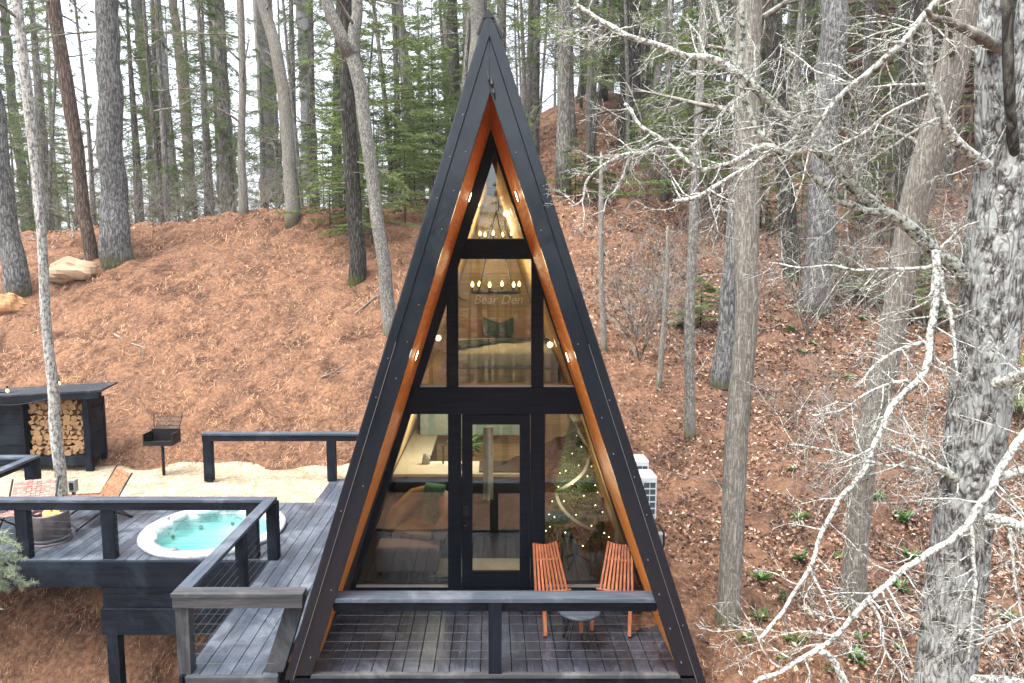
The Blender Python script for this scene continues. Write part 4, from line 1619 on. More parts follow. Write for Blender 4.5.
def chandelier(label, x, y, z, r, hang):
    t = empty('chandelier', (x, y, z), 0, label, 'chandelier', 'round candle chandeliers in the loft')
    mb = MB()
    n = 40
    for rr_, z0, z1 in ((r, -.02, .02), (r - .015, .02, -.02)):
        pass
    mb.lathe([(r, -.02), (r, .02), (r - .02, .02), (r - .02, -.02)], n, close=True)
    mb.build('ring', M['iron'], t, True)
    for k in range(4):
        a = math.pi / 4 + k * math.pi / 2
        MB().tube([(math.cos(a) * (r - .01), math.sin(a) * (r - .01), 0), (0, 0, hang * .8)], .006, 6).build('chain', M['iron'], t)
    MB().tube([(0, 0, hang * .75), (0, 0, hang)], .008, 6).build('rod', M['iron'], t)
    for k in range(6):
        a = k * math.pi / 3 + .26
        x_, y_ = math.cos(a) * (r - .01), math.sin(a) * (r - .01)
        c_ = MB().tube([(x_, y_, .0), (x_, y_, .07)], .014, 8).build('candle_holder', M['iron'], t)
        MB().lathe([(.010, .07), (.021, .09), (.022, .105), (.013, .13), (.0005, .15)], 12, x_, y_).build('bulb', M['bulb'], c_, True)
    ld = bpy.data.lights.new('chandelier_lamp', 'POINT'); ld.energy = 24; ld.color = (1, .74, .42); ld.shadow_soft_size = .2
    lo_ = bpy.data.objects.new('chandelier_lamp', ld); COL.objects.link(lo_); lo_.parent = t; lo_.location = (0, 0, .25)
    return t


q = P(496, 292, 9.3)
chandelier('wheel chandelier with candle bulbs in the middle loft window', q.x, 9.3, q.z, .34, under(0, 0, 0).z + (uA.z - .5 - q.z))
q = P(498, 241, 10.4)
chandelier('wheel chandelier with candle bulbs seen through the top triangular window', q.x, 10.4, q.z, .29, uA.z - .55 - q.z)

# wall sign with script lettering
q = P(498, 299, 11.78)
sg_ = empty('wall_sign', tuple(q), label='pale wire wall sign with script lettering and two dark arrows in the loft', cat='sign')
fc = bpy.data.curves.new('lettering', 'FONT')
fc.body = 'Bear Den'
fc.size = .22
fc.align_x = 'CENTER'
fc.extrude = .006
fc.shear = .25
fo = bpy.data.objects.new('tmp_text', fc)
COL.objects.link(fo)
bpy.context.view_layer.update()
me = bpy.data.meshes.new_from_object(fo)
bpy.data.objects.remove(fo)
me.materials.clear(); me.materials.append(M['wirewhite'])
lt = bpy.data.objects.new('lettering', me)
COL.objects.link(lt)
lt.parent = sg_
lt.rotation_euler = (math.pi / 2, 0, 0)
lt.location = (0, -.02, -.08)
MB().bar((-.72, -.01, .06), (-.55, -.01, -.04), .02, .02).build('arrow', M['black'], sg_)
MB().bar((.55, -.01, -.05), (.74, -.01, -.05), .02, .02).build('arrow', M['black'], sg_)

# kitchen along the left and across
kc = empty('kitchen_counter', (-.9, 9.4, 0), label='kitchen counter with pale worktop, black sink and cooktop behind the left window', cat='counter')
MB().box(-.45, 1.35, -.35, .28, .87, .91).build('worktop', M['stone'], kc, bevel=.004)
MB().box(-.45, -.02, .282, 2.3, .87, .91).build('worktop', M['stone'], kc, bevel=.004)
MB().box(-.42, 1.32, -.32, .25, .02, .868).build('cabinet', M['cabinet'], kc)
MB().box(-.42, -.06, .25, 2.2, .02, .868).build('cabinet', M['cabinet'], kc)
MB().box(.30, .62, -.18, .12, .911, .916).build('sink', M['black'], kc)
MB().box(.72, 1.30, -.28, .22, .911, .93).build('cooktop', M['black'], kc)
MB().tube([(.2, .16, .91), (.2, .16, 1.16), (.26, .12, 1.24), (.36, .06, 1.24), (.42, .02, 1.16)], .014, 8).build('faucet', M['black'], kc, True)
pvs = empty('potted_plant', (-.33, 9.95, .912), label='leafy green plant in dark pot on the kitchen counter', cat='plant')
MB().lathe([(.0, 0), (.06, 0), (.08, .14), (.0, .14)], 16).build('pot', M['black'], pvs, True)
pvr = np.random.default_rng(5)
np_mesh('foliage', blades([(pvr.normal(0, .04), pvr.normal(0, .04), .16 + .03 * pvr.random()) for _ in range(16)], pvr, 7, .26, .018, .9), 3, M['leafgreen'], pvs)
jr = empty('kettle', (-.95, 9.55, .912), label='small steel jug by the sink on the kitchen counter', cat='kettle')
MB().lathe([(.0, 0), (.06, 0), (.05, .08), (.035, .14), (.0, .15)], 16).build('body', M['conduit'], jr, True)
MB().tube([(.05, 0, .12), (.09, 0, .08), (.05, 0, .03)], .008, 6).build('handle', M['black'], jr)
o = MB().box(-1.2, .5, 11.2, 11.24, .92, 1.9).build('tiled_panel', M['teal_tile'], cab)
o.location = (0, -YC, 0)
# armchair with throw, ottoman, rug
ac = empty('armchair', (-.92, 8.42, .013), math.radians(-20), 'rounded tan leather armchair behind the left window', 'armchair')
mb = MB()
for i in range(13):
    a = math.pi * (i / 12)
    mb.lathe([], 3) if False else None
mb.tube([(-.33, -.22, .38), (-.36, .1, .52), (-.22, .32, .66), (0, .38, .72), (.22, .32, .66), (.36, .1, .52), (.33, -.22, .38)], [.09, .11, .13, .13, .13, .11, .09], 12)
mb.build('backrest', M['leather'], ac, True)
MB().box(-.28, .28, -.28, .25, .22, .42).build('seat', M['leather'], ac, bevel=.05)
for sx_, sy_ in ((-1, -1), (1, -1), (-1, 1), (1, 1)):
    MB().tube([(sx_ * .24, sy_ * .2, 0), (sx_ * .24, sy_ * .2, .22)], .02, 8).build('leg', M['black'], ac)
bl = MB()
for i in range(9):
    t = i / 8
    for s in (-1, 1):
        bl.v.append((.02 + s * .14 + .2 * t, .46 - .62 * t, .56 + .34 * math.sin(math.pi * min(1, t * 1.4 + .2)) - .38 * t))
for i in range(8):
    bl.f.append((i * 2, i * 2 + 1, i * 2 + 3, i * 2 + 2))
o = bl.build('throw_blanket', M['greenfab'], None, True)
o.location = ac.location; o.rotation_euler = ac.rotation_euler
so_ = o.modifiers.new('thick', 'SOLIDIFY'); so_.thickness = .035
tag(o, 'green throw blanket draped over the tan armchair', 'blanket')
q = PZ(408, 548, .2)
ot = empty('ottoman', (-1.02, 7.98, .013), label='low pinkish brown ottoman just behind the left window', cat='ottoman')
MB().box(-.38, .38, -.14, .2, .05, .36).build('cushion', M['pinkfab'], ot, bevel=.04)
for sx_, sy_ in ((-1, -1), (1, -1), (-1, 1), (1, 1)):
    MB().box(sx_ * .33 - .02, sx_ * .33 + .02, sy_ * .1, sy_ * .1 + .04, 0, .06).build('leg', M['black'], ot)
tag(MB().box(-.75, .55, 7.85, 8.35, .0135, .024).build('rug', M['rugmat']), 'cream rug on the cabin floor behind the door', 'rug')
pd = empty('added_pendant', (-.55, 9.7, 2.1), label='small black pendant lamp added over the kitchen counter to brighten the ground floor', cat='lamp')  # invented lamp, added to brighten the dim ground floor
MB().tube([(0, 0, 0), (0, 0, -.22)], .006, 6).build('cord', M['black'], pd)
MB().lathe([(.02, -.2), (.12, -.33), (.115, -.33), (.015, -.21)], 20).build('lamp_shade', M['black'], pd, True)
MB().lathe([(.0005, -.36), (.03, -.33), (.03, -.30), (.012, -.26)], 12).build('bulb', M['bulb'], pd, True)
ld = bpy.data.lights.new('kitchen_fill', 'POINT'); ld.energy = 60; ld.color = (1, .88, .72); ld.shadow_soft_size = .15
lo_ = bpy.data.objects.new('kitchen_fill', ld); COL.objects.link(lo_); lo_.parent = pd; lo_.location = (0, 0, -.42)
# pale towel hanging behind the door pane
tx0, tx1 = PX(484, 8.4, 1.3), PX(492.5, 8.4, 1.3)
tw = MB()
zt1, zt0_ = P(488, 428, 8.4).z, P(488, 500, 8.4).z
for i in range(9):
    u = i / 8
    tw.v += [(tx0 + (tx1 - tx0) * u, 8.4 + .015 * math.sin(u * 9), zt1), (tx0 + (tx1 - tx0) * u, 8.4 + .03 * math.sin(u * 9), zt0_)]
for i in range(8): tw.f.append((i * 2, i * 2 + 1, i * 2 + 3, i * 2 + 2))
o = tw.build('hanging_towel', M['rugmat'], None, True)
so_ = o.modifiers.new('thick', 'SOLIDIFY'); so_.thickness = .012
tag(o, 'long pale towel hanging in the cabin behind the door pane', 'towel')

# christmas tree
xt = empty('christmas_tree', (PX(577, 8.15, 1), 8.2, .013), label='slim christmas tree with warm lights and pale ribbon behind the right window', cat='christmas tree')
xr_ = np.random.default_rng(8)
hx = 1.92
MB().tube([(0, 0, .12), (0, 0, hx)], [.03, .008], 8).build('trunk', M['dark_bark'], xt)
cs, ds = [], []
for i in range(1900):
    t = xr_.random() ** .8
    z_ = .32 + (hx - .32) * t
    rr_ = (.36 * (1 - t) + .03) * (.35 + .65 * xr_.random() ** .5)
    a = xr_.random() * 6.28
    cs.append((math.cos(a) * rr_, math.sin(a) * rr_, z_ - .12 * rr_))
    ds.append((math.cos(a), math.sin(a), .1))
np_mesh('crown', blades(cs, xr_, 9, .065, .007, .8, ds), 3, M['hemlock'], xt)
for k in range(3):
    a = k * 2.09
    MB().tube([(0, 0, .14), (math.cos(a) * .22, math.sin(a) * .22, .01)], .015, 6).build('stand_leg', M['iron'], xt)
for i in range(56):
    t = (i + .5) / 56
    z_ = .34 + (hx - .42) * t
    rr_ = (.38 * (1 - t) + .035)
    a = i * 2.4
    mb = MB().lathe([(.0005, -.008), (.008, 0), (.0005, .008)], 8)
    o = mb.build('light', M['ledbulb'], xt, True)
    o.location = (math.cos(a) * rr_, math.sin(a) * rr_, z_)
pts = []
for i in range(40):
    t = i / 39
    a = 4.2 + t * 7.5
    rr_ = .40 * t + .05
    pts.append((math.cos(a) * rr_ * .75, -abs(math.sin(a)) * rr_ - .02, hx - .1 - 1.25 * t))
mb = MB()
for i in range(39):
    mb.bar(pts[i], pts[i + 1], .035, .004, up=(0, -1, 0))
mb.build('ribbon', M['ribbon'], xt)
mb = MB()
for k in range(7):
    a = k * .9
    mb.tube([(0, -.02, hx - .05), (math.cos(a) * .10, -.05 + math.sin(a) * .07, hx + .03), (math.cos(a) * .03, -.03, hx - .13)], [.012, .05, .01], 8)
mb.build('bow', M['ribbon'], xt, True)
ld = bpy.data.lights.new('tree_fill', 'POINT'); ld.energy = 16; ld.color = (1, .85, .62); ld.shadow_soft_size = .3  # unseen lamp added in front of the tree to brighten its foliage
lo_ = bpy.data.objects.new('tree_fill', ld); COL.objects.link(lo_); lo_.parent = xt; lo_.location = (-.15, -.42, 1.2)
# black side chair in the right corner
bc = empty('black_side_chair', (1.12, 8.15, .013), math.radians(-30), 'black side chair in the right corner behind the glass', 'chair')
MB().box(-.2, .2, -.2, .2, .40, .44).build('seat', M['black'], bc, bevel=.015)
MB().poly_prism([Vector((-.2, .18, .44)), Vector((.2, .18, .44)), Vector((.17, .26, .82)), Vector((-.17, .26, .82))], (0, .025, 0)).build('backrest', M['black'], bc)
for sx_, sy_ in ((-1, -1), (1, -1), (-1, 1), (1, 1)):
    MB().tube([(sx_ * .17, sy_ * .17, .4), (sx_ * .2, sy_ * .2, 0)], .014, 6).build('leg', M['black'], bc)

# ------------------------------------------------------------------ traced trees
def traced_tree(name, base, path, bark_m, label, kind='bare', Y=None, extra=6.0, nb=10, rough=.07, sides=14, lo=None, blen=2.0, fol='foliage', twig='twig_grey', group=None, cat='tree', seed=1, depthdir=0.0, sub=3, dead=6):
    """base: (px, py, width px); path: [(px, py, width px), ...] upward. Stands where that row meets the hillside"""
    if Y is None: g = hit(base[0], base[1])
    else:
        g = P(base[0], base[1], Y)
    gz = tz(g.x, g.y)
    rng = random.Random(seed); nrng = np.random.default_rng(seed)
    root = empty(name, (g.x, g.y, gz), label=label, cat=cat, group=group)
    pts, rad = [], []
    prev = None
    allp = [base] + list(path)
    W = [P(a, b_, g.y + depthdir * i) for i, (a, b_, _) in enumerate(allp)]
    Wr = [w_ / F * (p.y * cp - (p.z - H) * sp_) / 2 for p, (_, _, w_) in zip(W, allp)]
    # lead down into the ground
    d0 = (W[1] - W[0]).normalized()
    if Y is not None and W[0].z > gz:
        k = (W[0].z - gz) / max(.3, d0.z)
        b_ = W[0] - d0 * k
        W.insert(0, b_); Wr.insert(0, Wr[0] * 1.12)
    W.insert(0, W[0] - Vector((0, 0, .35))); Wr.insert(0, Wr[0] * 1.35)
    Wr[1] *= 1.18
    d = (W[-1] - W[-2]).normalized()
    Wn = W[-1] + d * extra
    W.append(Wn); Wr.append(Wr[-1] * .35)
    for i in range(len(W) - 1):
        n = max(1, int((W[i + 1] - W[i]).length / .28))
        for j in range(n):
            t = j / n
            t2 = t
            p = W[i].lerp(W[i + 1], t2) - root.location
            # small natural wander
            zz_ = p.z
            p += Vector((mn.noise(Vector((zz_ * .8, seed, 0))), mn.noise(Vector((zz_ * .8, seed, 5))), 0)) * Wr[i] * .35
            pts.append(p); rad.append(Wr[i] + (Wr[i + 1] - Wr[i]) * t)
    pts.append(W[-1] - root.location); rad.append(Wr[-1])
    hgt = pts[-1].z
    m_ = MB()
    m_.tube(pts, rad, sides, rough=rough, seed=seed, freq=2.2)
    if kind == 'none':
        m_.build('trunk', bark_m, root, True)
        return root
    out, cs, ds = [], [], []
    lo_ = lo if lo is not None else hgt * .45

    def at(z):
        for i in range(len(pts) - 1):
            if pts[i + 1].z >= z: return pts[i].lerp(pts[i + 1], (z - pts[i].z) / max(1e-6, pts[i + 1].z - pts[i].z)), rad[i]
        return pts[-1], rad[-1]
    for i in range(nb):
        z = lo_ + (hgt - lo_) * (i + rng.random()) / nb
        p, rr_ = at(z)
        az = rng.random() * 6.28
        bl_ = blen * (.5 + .7 * rng.random())
        br = []
        grow(br, p, Vector((math.cos(az), math.sin(az), .35 if kind == 'bare' else -.1)), bl_, min(.035, rr_ * .4), 2 if kind == 'bare' else 1, rng, wig=.25, droop=0 if kind == 'bare' else .1, kids=4, ang=.75, shrink=.5, rmin=.003, flat=1 if kind == 'bare' else .25)
        out += br
        if kind == 'pine':
            for pp, _ in br:
                for q in range(sub):
                    j = rng.randrange(1, len(pp) - 1)
                    cs.append(tuple(pp[j].lerp(pp[j + 1], rng.random()))); ds.append(tuple((pp[j + 1] - pp[j]).normalized()))
    for i in range(dead):
        z = .6 + (lo_) * rng.random()
        p, rr_ = at(z)
        az = rng.random() * 6.28
        grow(out, p, Vector((math.cos(az), math.sin(az), .15)), .25 + .7 * rng.random(), .010, 1, rng, wig=.25, kids=3, seg=4, rmin=.002)
    to_mesh(out, 'branches', M[twig], root, onto=(m_, bark_m))
    if cs: np_mesh('crown', blades(cs, nrng, 12, .16, .010, .5, ds), 3, M[fol], root)
    return root


T = traced_tree
T('pine_tree', (118, 262, 27), [(114, 200, 25), (110, 120, 23), (107, 0, 21)], M['pine_grey'], 'thick straight grey pine trunk on the left hillside beside the tan boulder', 'pine', seed=11, dead=3)
T('pine_tree', (92, 259, 11), [(84, 215, 12), (77, 150, 13), (66, 80, 13), (52, 0, 12)], M['pine_brown'], 'leaning brown trunk with pinkish bark left of the thick grey pine', 'pine', seed=12, dead=3)
T('pine_tree', (18, 294, 21), [(8, 230, 19), (0, 160, 18), (-10, 80, 17)], M['pine_grey'], 'grey leaning pine trunk at the far left edge above the orange boulder', 'pine', seed=13)
T('pale_tree', (62, 494, 11), [(61, 470, 11), (54, 420, 11), (49, 350, 9.5), (42, 250, 9), (37, 180, 9.5), (27, 90, 10), (17, 0, 9)], M['birch'], 'slender white lichen-covered tree rising between firewood shed and tub deck', 'bare', Y=10.85, seed=14, nb=6, sides=12, dead=0, lo=7.5)
T('pine_tree', (28, 230, 9), [(22, 170, 9), (12, 100, 8), (5, 20, 8)], M['dark_bark'], 'dark thin leaning trunk behind the white slender tree', 'pine', seed=15)
T('pine_tree', (160, 211, 14), [(153, 140, 13), (146, 70, 12), (137, 0, 11)], M['dark_bark'], 'dark pine trunk on the ridge, first to the right of the thick grey pine', 'pine', seed=16)
T('pine_tree', (175, 207, 11), [(169, 140, 10), (163, 70, 9), (156, 0, 9)], M['pine_grey'], 'grey pine trunk on the ridge close to the right of a dark one', 'pine', seed=17)
T('pine_tree', (191, 206, 10), [(187, 140, 9), (180, 60, 9), (173, 0, 8)], M['pine_brown'], 'reddish brown pine trunk on the ridge left of the stump', 'pine', seed=18)
T('pine_tree', (223, 201, 9), [(219, 120, 9), (215, 60, 8), (212, 0, 8)], M['dark_bark'], 'dark slim trunk on the ridge just right of the stump', 'pine', seed=19)
T('pine_tree', (233, 200, 7), [(228, 120, 7), (224, 60, 6), (221, 0, 6)], M['dark_bark'], 'narrowest dark trunk of the pair right of the stump', 'pine', seed=20)
T('hardwood_tree', (244, 214, 8), [(241, 150, 7), (243, 80, 7), (240, 0, 7)], M['tan_bark'], 'thin brownish trunk in front of the ridge pines', 'bare', seed=21, nb=12, lo=2.5)
T('hardwood_tree', (265, 210, 7), [(263, 140, 7), (260, 70, 7), (256, 0, 7)], M['pale_bark'], 'thin grey green trunk left of the leaning pale trunk', 'bare', seed=22, nb=12, lo=2.5)
T('pine_tree', (273, 196, 19), [(270, 140, 17), (268, 80, 17), (264, 0, 16)], M['dark_bark'], 'thick dark trunk with mossy foot behind the leaning pale trunk', 'pine', seed=23)
T('hardwood_tree', (293, 220, 13), [(289, 160, 13), (285, 100, 12), (275, 45, 12), (262, 0, 11)], M['tan_bark'], 'pale tan trunk leaning left on the crest of the slope', 'bare', seed=24, nb=10)
T('pine_tree', (309, 185, 15), [(308, 120, 14), (305, 60, 13), (302, 0, 13)], M['pine_grey'], 'grey trunk hung with green boughs right of the leaning pale trunk', 'pine', seed=25, lo=1.5, nb=26, blen=2.2, fol='hemlock', sub=8)
T('pine_tree', (357, 282, 15), [(356, 230, 15), (352, 180, 16), (348, 100, 15), (345, 0, 14)], M['dark_bark'], 'dark trunk wrapped in green sprigs behind the forked tree', 'pine', seed=26, lo=1.2, nb=26, blen=1.6, fol='hemlock', sub=7)
T('hardwood_tree', (390, 332, 13), [(385, 270, 13), (377, 220, 13), (369, 150, 13), (360, 90, 14), (352, 55, 14), (358, 15, 11), (356, -20, 10)], M['pale_bark'], 'curving grey tree that forks near the top left of the cabin', 'bare', seed=27, nb=8)
root_f = [o for o in COL.objects if o.get('label', '').startswith('curving grey tree')][0]
gY = root_f.location.y
pts = [P(353, 56, gY), P(341, 36, gY - .05), P(331, 15, gY - .1), P(322, -15, gY - .1), P(318, -60, gY)]
MB().tube([p - root_f.location for p in pts], [.17, .15, .13, .12, .09], 12, rough=.06).build('limb', M['pale_bark'], root_f, True)
T('pine_tree', (419, 200, 12), [(413, 130, 12), (404, 60, 11), (397, 0, 10)], M['dark_bark'], 'dark leaning trunk between forked tree and cabin roof', 'pine', seed=28, lo=1.5, nb=20, fol='hemlock', blen=1.6, sub=6)
T('pine_tree', (457, 150, 11), [(455, 100, 11), (453, 50, 11), (452, 0, 10)], M['dark_bark'], 'dark straight trunk just left of the cabin peak', 'pine', Y=27, seed=29, lo=3)
T('hardwood_tree', (478, 120, 16), [(477, 60, 16), (477, 0, 15)], M['pale_bark'], 'pale trunk rising directly behind the cabin peak', 'bare', Y=25, seed=30)
# right of the cabin
T('hardwood_tree', (562, 178, 12), [(563, 120, 11), (566, 60, 10), (568, 0, 10)], M['pale_bark'], 'pale grey trunk on the crest right of the cabin peak', 'bare', seed=31)
T('hardwood_tree', (590, 160, 9), [(590, 100, 9), (592, 50, 8), (594, 0, 8)], M['tan_bark'], 'tan slim trunk behind the slope between pale trunk and thick dark trunk', 'bare', seed=32)
T('pine_tree', (628, 150, 20), [(629, 100, 20), (631, 50, 19), (632, 0, 19)], M['dark_bark'], 'thick dark brown trunk at the top of the slope right of the cabin peak', 'pine', seed=33, lo=8)
T('hardwood_tree', (650, 150, 8), [(655, 90, 7), (662, 40, 7), (668, 0, 6)], M['pale_bark'], 'thin pale trunk right of the thick dark brown trunk', 'bare', seed=34)
T('hardwood_tree', (604, 352, 5.5), [(602, 290, 5.5), (601, 220, 5.5), (601, 170, 4)], M['tan_bark'], 'slender green grey sapling nearest the right roof edge', 'bare', seed=35, nb=4, extra=.4, lo=2.3, blen=.5, dead=0)
T('sapling_stub', (659, 388, 5), [(664, 320, 4.5), (667, 270, 4), (668, 228, 3)], M['tan_bark'], 'short dead sapling broken off below the white branches', 'none', seed=36, extra=.05)
T('hardwood_tree', (690, 437, 10), [(689, 380, 10), (690, 300, 10), (693, 230, 9), (696, 170, 8), (700, 90, 8), (704, 0, 7)], M['pale_bark'], 'slim lichen spotted tree between the dead stub and the tall tan trunk', 'bare', seed=37, nb=10, twig='twig_white', lo=4.5, blen=1.2)
T('hardwood_tree', (722, 386, 21), [(727, 330, 18), (733, 260, 17), (738, 180, 16), (742, 90, 15), (745, 0, 14)], M['pine_grey'], 'mossy footed grey trunk partly hidden behind the tall tan trunk', 'bare', seed=38, nb=8)
T('hardwood_tree', (722, 683, 24), [(729, 600, 23), (734, 500, 22), (740, 400, 22), (745, 300, 22), (747, 220, 24), (748, 120, 24), (750, 0, 24)], M['tan_bark'], 'tall straight tan trunk in the foreground right of the cabin', 'bare', Y=6.9, seed=39, nb=8, sides=20, extra=5, rough=.05)
T('pine_tree', (815, 312, 27), [(818, 260, 25), (822, 200, 25), (828, 100, 26), (834, 0, 26)], M['pine_grey'], 'thick bluish grey trunk with yellow moss at its foot', 'pine', seed=40, lo=8)
T('hardwood_tree', (853, 607, 22), [(858, 540, 21), (866, 450, 21), (884, 370, 24), (905, 260, 25), (928, 160, 27), (948, 80, 28), (970, 0, 29)], M['tan_bark'], 'long brown grey trunk leaning right beside the big lichen tree', 'bare', seed=41, nb=6, sides=18, extra=4, rough=.09, depthdir=-.12)
T('pine_tree', (903, 215, 18), [(905, 150, 17), (909, 60, 17), (912, 0, 16)], M['dark_bark'], 'dark trunk deep behind the leaning brown grey trunk', 'pine', Y=17, seed=42, lo=7)
T('hardwood_tree', (783, 150, 14), [(779, 90, 14), (772, 40, 15), (765, 0, 15)], M['dark_bark'], 'knotty mossy trunk behind the crossing white branches', 'bare', Y=19, seed=43, nb=10)

# ridge stump
p = hit(215, 202)
st_ = empty('tree_stump', p, label='small reddish broken stump on the ridge among the pines', cat='stump')
MB().tube([(0, 0, -.2), (0, 0, .1), (.03, 0, .32), (.0, 0, .5)], [.38, .30, .24, .12], 12, rough=.25, seed=3).build('wood', M['brownlog'], st_, True)

# ------------------------------------------------------------------ big lichen tree in the right foreground, with its dead white limbs
BY = 5.0
g = P(945, 683, BY)
big = empty('lichen_tree', (g.x - .03, BY, tz(g.x, BY)), label='big lichen-crusted tree in the right foreground with long dead white branches', cat='tree')
o0 = big.location.copy()
seq = [(944, 683, 52), (953, 600, 51), (965, 500, 51), (976, 430, 53), (986, 350, 54), (993, 280, 53), (1001, 215, 56), (1013, 150, 62)]
W = [P(a, b_, BY) for a, b_, _ in seq]
Wr = [w_ / F * (p_.y * cp - (p_.z - H) * sp_) / 2 for p_, (_, _, w_) in zip(W, seq)]
W.insert(0, Vector((W[0].x - .06, BY, o0.z - .4))); Wr.insert(0, Wr[0] * 1.35)
pts, rad = [], []
for i in range(len(W) - 1):
    n = max(2, int((W[i + 1] - W[i]).length / .04))
    for j in range(n):
        t = j / n
        pts.append(W[i].lerp(W[i + 1], t) - o0); rad.append(Wr[i] + (Wr[i + 1] - Wr[i]) * t)
pts.append(W[-1] - o0); rad.append(Wr[-1])
mb = MB()
mb.tube(pts, rad, 56, rough=0)
for i, (x_, y_, z_) in enumerate(mb.v):
    k = i // 56
    if k < len(pts):
        c_ = pts[k]
        d = Vector((x_, y_, z_)) - c_
        a = math.atan2(d.y, d.x)
        q = Vector((math.cos(a) * 3.2, math.sin(a) * 3.2, z_ * 1.3))
        ridge = abs(mn.noise(q * 2.2 + Vector((0, 0, mn.noise(q * 1.5) * .5))))
        plate_ = mn.noise(Vector((math.cos(a) * 6, math.sin(a) * 6, z_ * 5)))
        s_ = 1 + .05 * mn.noise(q * .5) + .10 * min(.35, ridge) - .02 + .028 * plate_
        mb.v[i] = tuple(c_ + d * s_)
mb.build('trunk', M['lichen_bark'], big, True)


def wpath(seq, Y0, Y1, r0, r1, n_per=5):
    """pixels -> points running from depth Y0 to Y1"""
    Ws = []
    for i, (a, b_) in enumerate(seq):
        t = i / (len(seq) - 1)
        Ws.append(P(a, b_, Y0 + (Y1 - Y0) * t) - o0)
    # smooth through the points
    out = []
    for i in range(len(Ws) - 1):
        p0, p1, p2, p3 = Ws[max(0, i - 1)], Ws[i], Ws[i + 1], Ws[min(len(Ws) - 1, i + 2)]
        for j in range(n_per):
            t = j / n_per
            out.append(.5 * ((2 * p1) + (p2 - p0) * t + (2 * p0 - 5 * p1 + 4 * p2 - p3) * t * t + (3 * p1 - p0 - 3 * p2 + p3) * t ** 3))
    out.append(Ws[-1])
    rr_ = [r0 + (r1 - r0) * i / (len(out) - 1) for i in range(len(out))]
    return out, rr_


br_rng = random.Random(21)


def limb(seq, Y0, Y1, w0, w1, matl='twig_white', kids=12, klen=.5, depth=2, name='limb', kk=4, droop=.05):
    r0 = w0 * .85 / F * Y0 / 2
    r1 = w1 * .85 / F * Y1 / 2
    p_, rr_ = wpath(seq, Y0, Y1, r0, r1)
    # knobbly wander
    for i in range(1, len(p_) - 1):
        p_[i] = p_[i] + Vector((mn.noise(p_[i] * 5), mn.noise(p_[i] * 5 + Vector((9, 0, 0))), mn.noise(p_[i] * 5 + Vector((0, 9, 0))))) * .022
    m_ = MB().tube(p_, rr_, 10, rough=.22, seed=len(seq) + w0, freq=14)
    nf = len(m_.f)
    out = []
    kids = int(kids * 1.6)
    for k in range(kids):
        t = (k + br_rng.random()) / kids * .95 + .04
        i = min(len(p_) - 2, int(t * (len(p_) - 1)))
        dd = (p_[i + 1] - p_[i]).normalized()
        side = Vector((br_rng.gauss(0, 1), br_rng.gauss(0, .6), br_rng.gauss(0, 1)))
        side = (side - dd * side.dot(dd)).normalized()
        grow(out, p_[i], dd * .55 + side, klen * (.4 + .9 * br_rng.random()), min(.0065, rr_[i] * .4) + .0012, depth, br_rng, droop=droop, wig=.33, kids=kk, ang=.8, shrink=.55, seg=6, rmin=.0013)
    for q_, w_ in out: m_.tube(q_, w_, 4 if w_[0] > .004 else 3, caps=False)
    return m_.build(name, M[matl], big, True, extra=(nf, M['twig_white']))


limb([(992, 312), (975, 288), (950, 262), (937, 250), (905, 224), (875, 204), (845, 176), (820, 152), (800, 135), (774, 106), (752, 86), (742, 76)], 4.98, 5.2, 17, 9, 'twig_dark', 22, .5)
limb([(742, 76), (722, 62), (700, 57), (681, 55), (654, 45), (630, 35), (616, 28), (598, 18), (575, 4)], 5.2, 5.5, 9, 4, 'twig_white', 16, .5)
limb([(742, 76), (733, 55), (719, 20), (708, -20)], 5.2, 5.3, 6, 4, 'twig_dark', 6, .5)
limb([(861, 211), (841, 200), (822, 184), (805, 170), (787, 158), (770, 145), (758, 132), (748, 108), (742, 90), (742, 45), (742, -20)], 5.0, 5.25, 9, 6, 'twig_dark', 18, .5)
limb([(885, 210), (868, 212), (861, 211)], 4.97, 5.0, 8, 9, 'twig_dark', 0)
limb([(1006, 178), (985, 163), (964, 148), (945, 122), (932, 88), (928, 55), (927, 20), (937, 0), (945, -20)], 4.98, 4.7, 14, 6, 'twig_white', 12, .45)
limb([(935, 3), (922, 19), (908, 36), (893, 51), (861, 77), (845, 92), (829, 109), (816, 134), (812, 147)], 4.7, 4.9, 8, 5, 'twig_white', 14, .45)
limb([(937, 250), (935, 297), (932, 325), (930, 342), (925, 362), (916, 380), (905, 394), (890, 409), (882, 425), (866, 462), (853, 482), (841, 499), (820, 537), (808, 566), (783, 611), (758, 640)], 4.85, 4.5, 9, 4, 'twig_white', 20, .42)
limb([(930, 342), (912, 346), (895, 352), (872, 368), (855, 388)], 4.8, 4.9, 6, 2, 'twig_white', 8, .35)
limb([(940, 271), (945, 300), (951, 322), (955, 350), (957, 382)], 4.85, 4.75, 7, 3, 'twig_white', 5, .3)
limb([(1040, 415), (1019, 441), (998, 475), (982, 503), (949, 541), (907, 566), (885, 585), (866, 603), (845, 625), (824, 644), (790, 665), (754, 683)], 4.4, 4.15, 9, 5, 'twig_white', 18, .42)
limb([(932, 266), (905, 269), (880, 271), (861, 270), (830, 267), (797, 266), (769, 263)], 4.9, 5.2, 5, 2, 'twig_white', 14, .4)
limb([(937, 250), (950, 240), (962, 228), (975, 222)], 4.85, 4.7, 5, 2, 'twig_white', 6, .3)
limb([(812, 147), (790, 152), (762, 146), (740, 158), (724, 166), (705, 170), (690, 163), (672, 149), (655, 135), (637, 120), (625, 104)], 5.0, 5.5, 7, 4, 'twig_white', 18, .42)
limb([(690, 150), (665, 150), (645, 153), (627, 154), (612, 160), (598, 168), (587, 183), (583, 198), (572, 206)], 5.4, 5.6, 5, 2.5, 'twig_white', 10, .35)
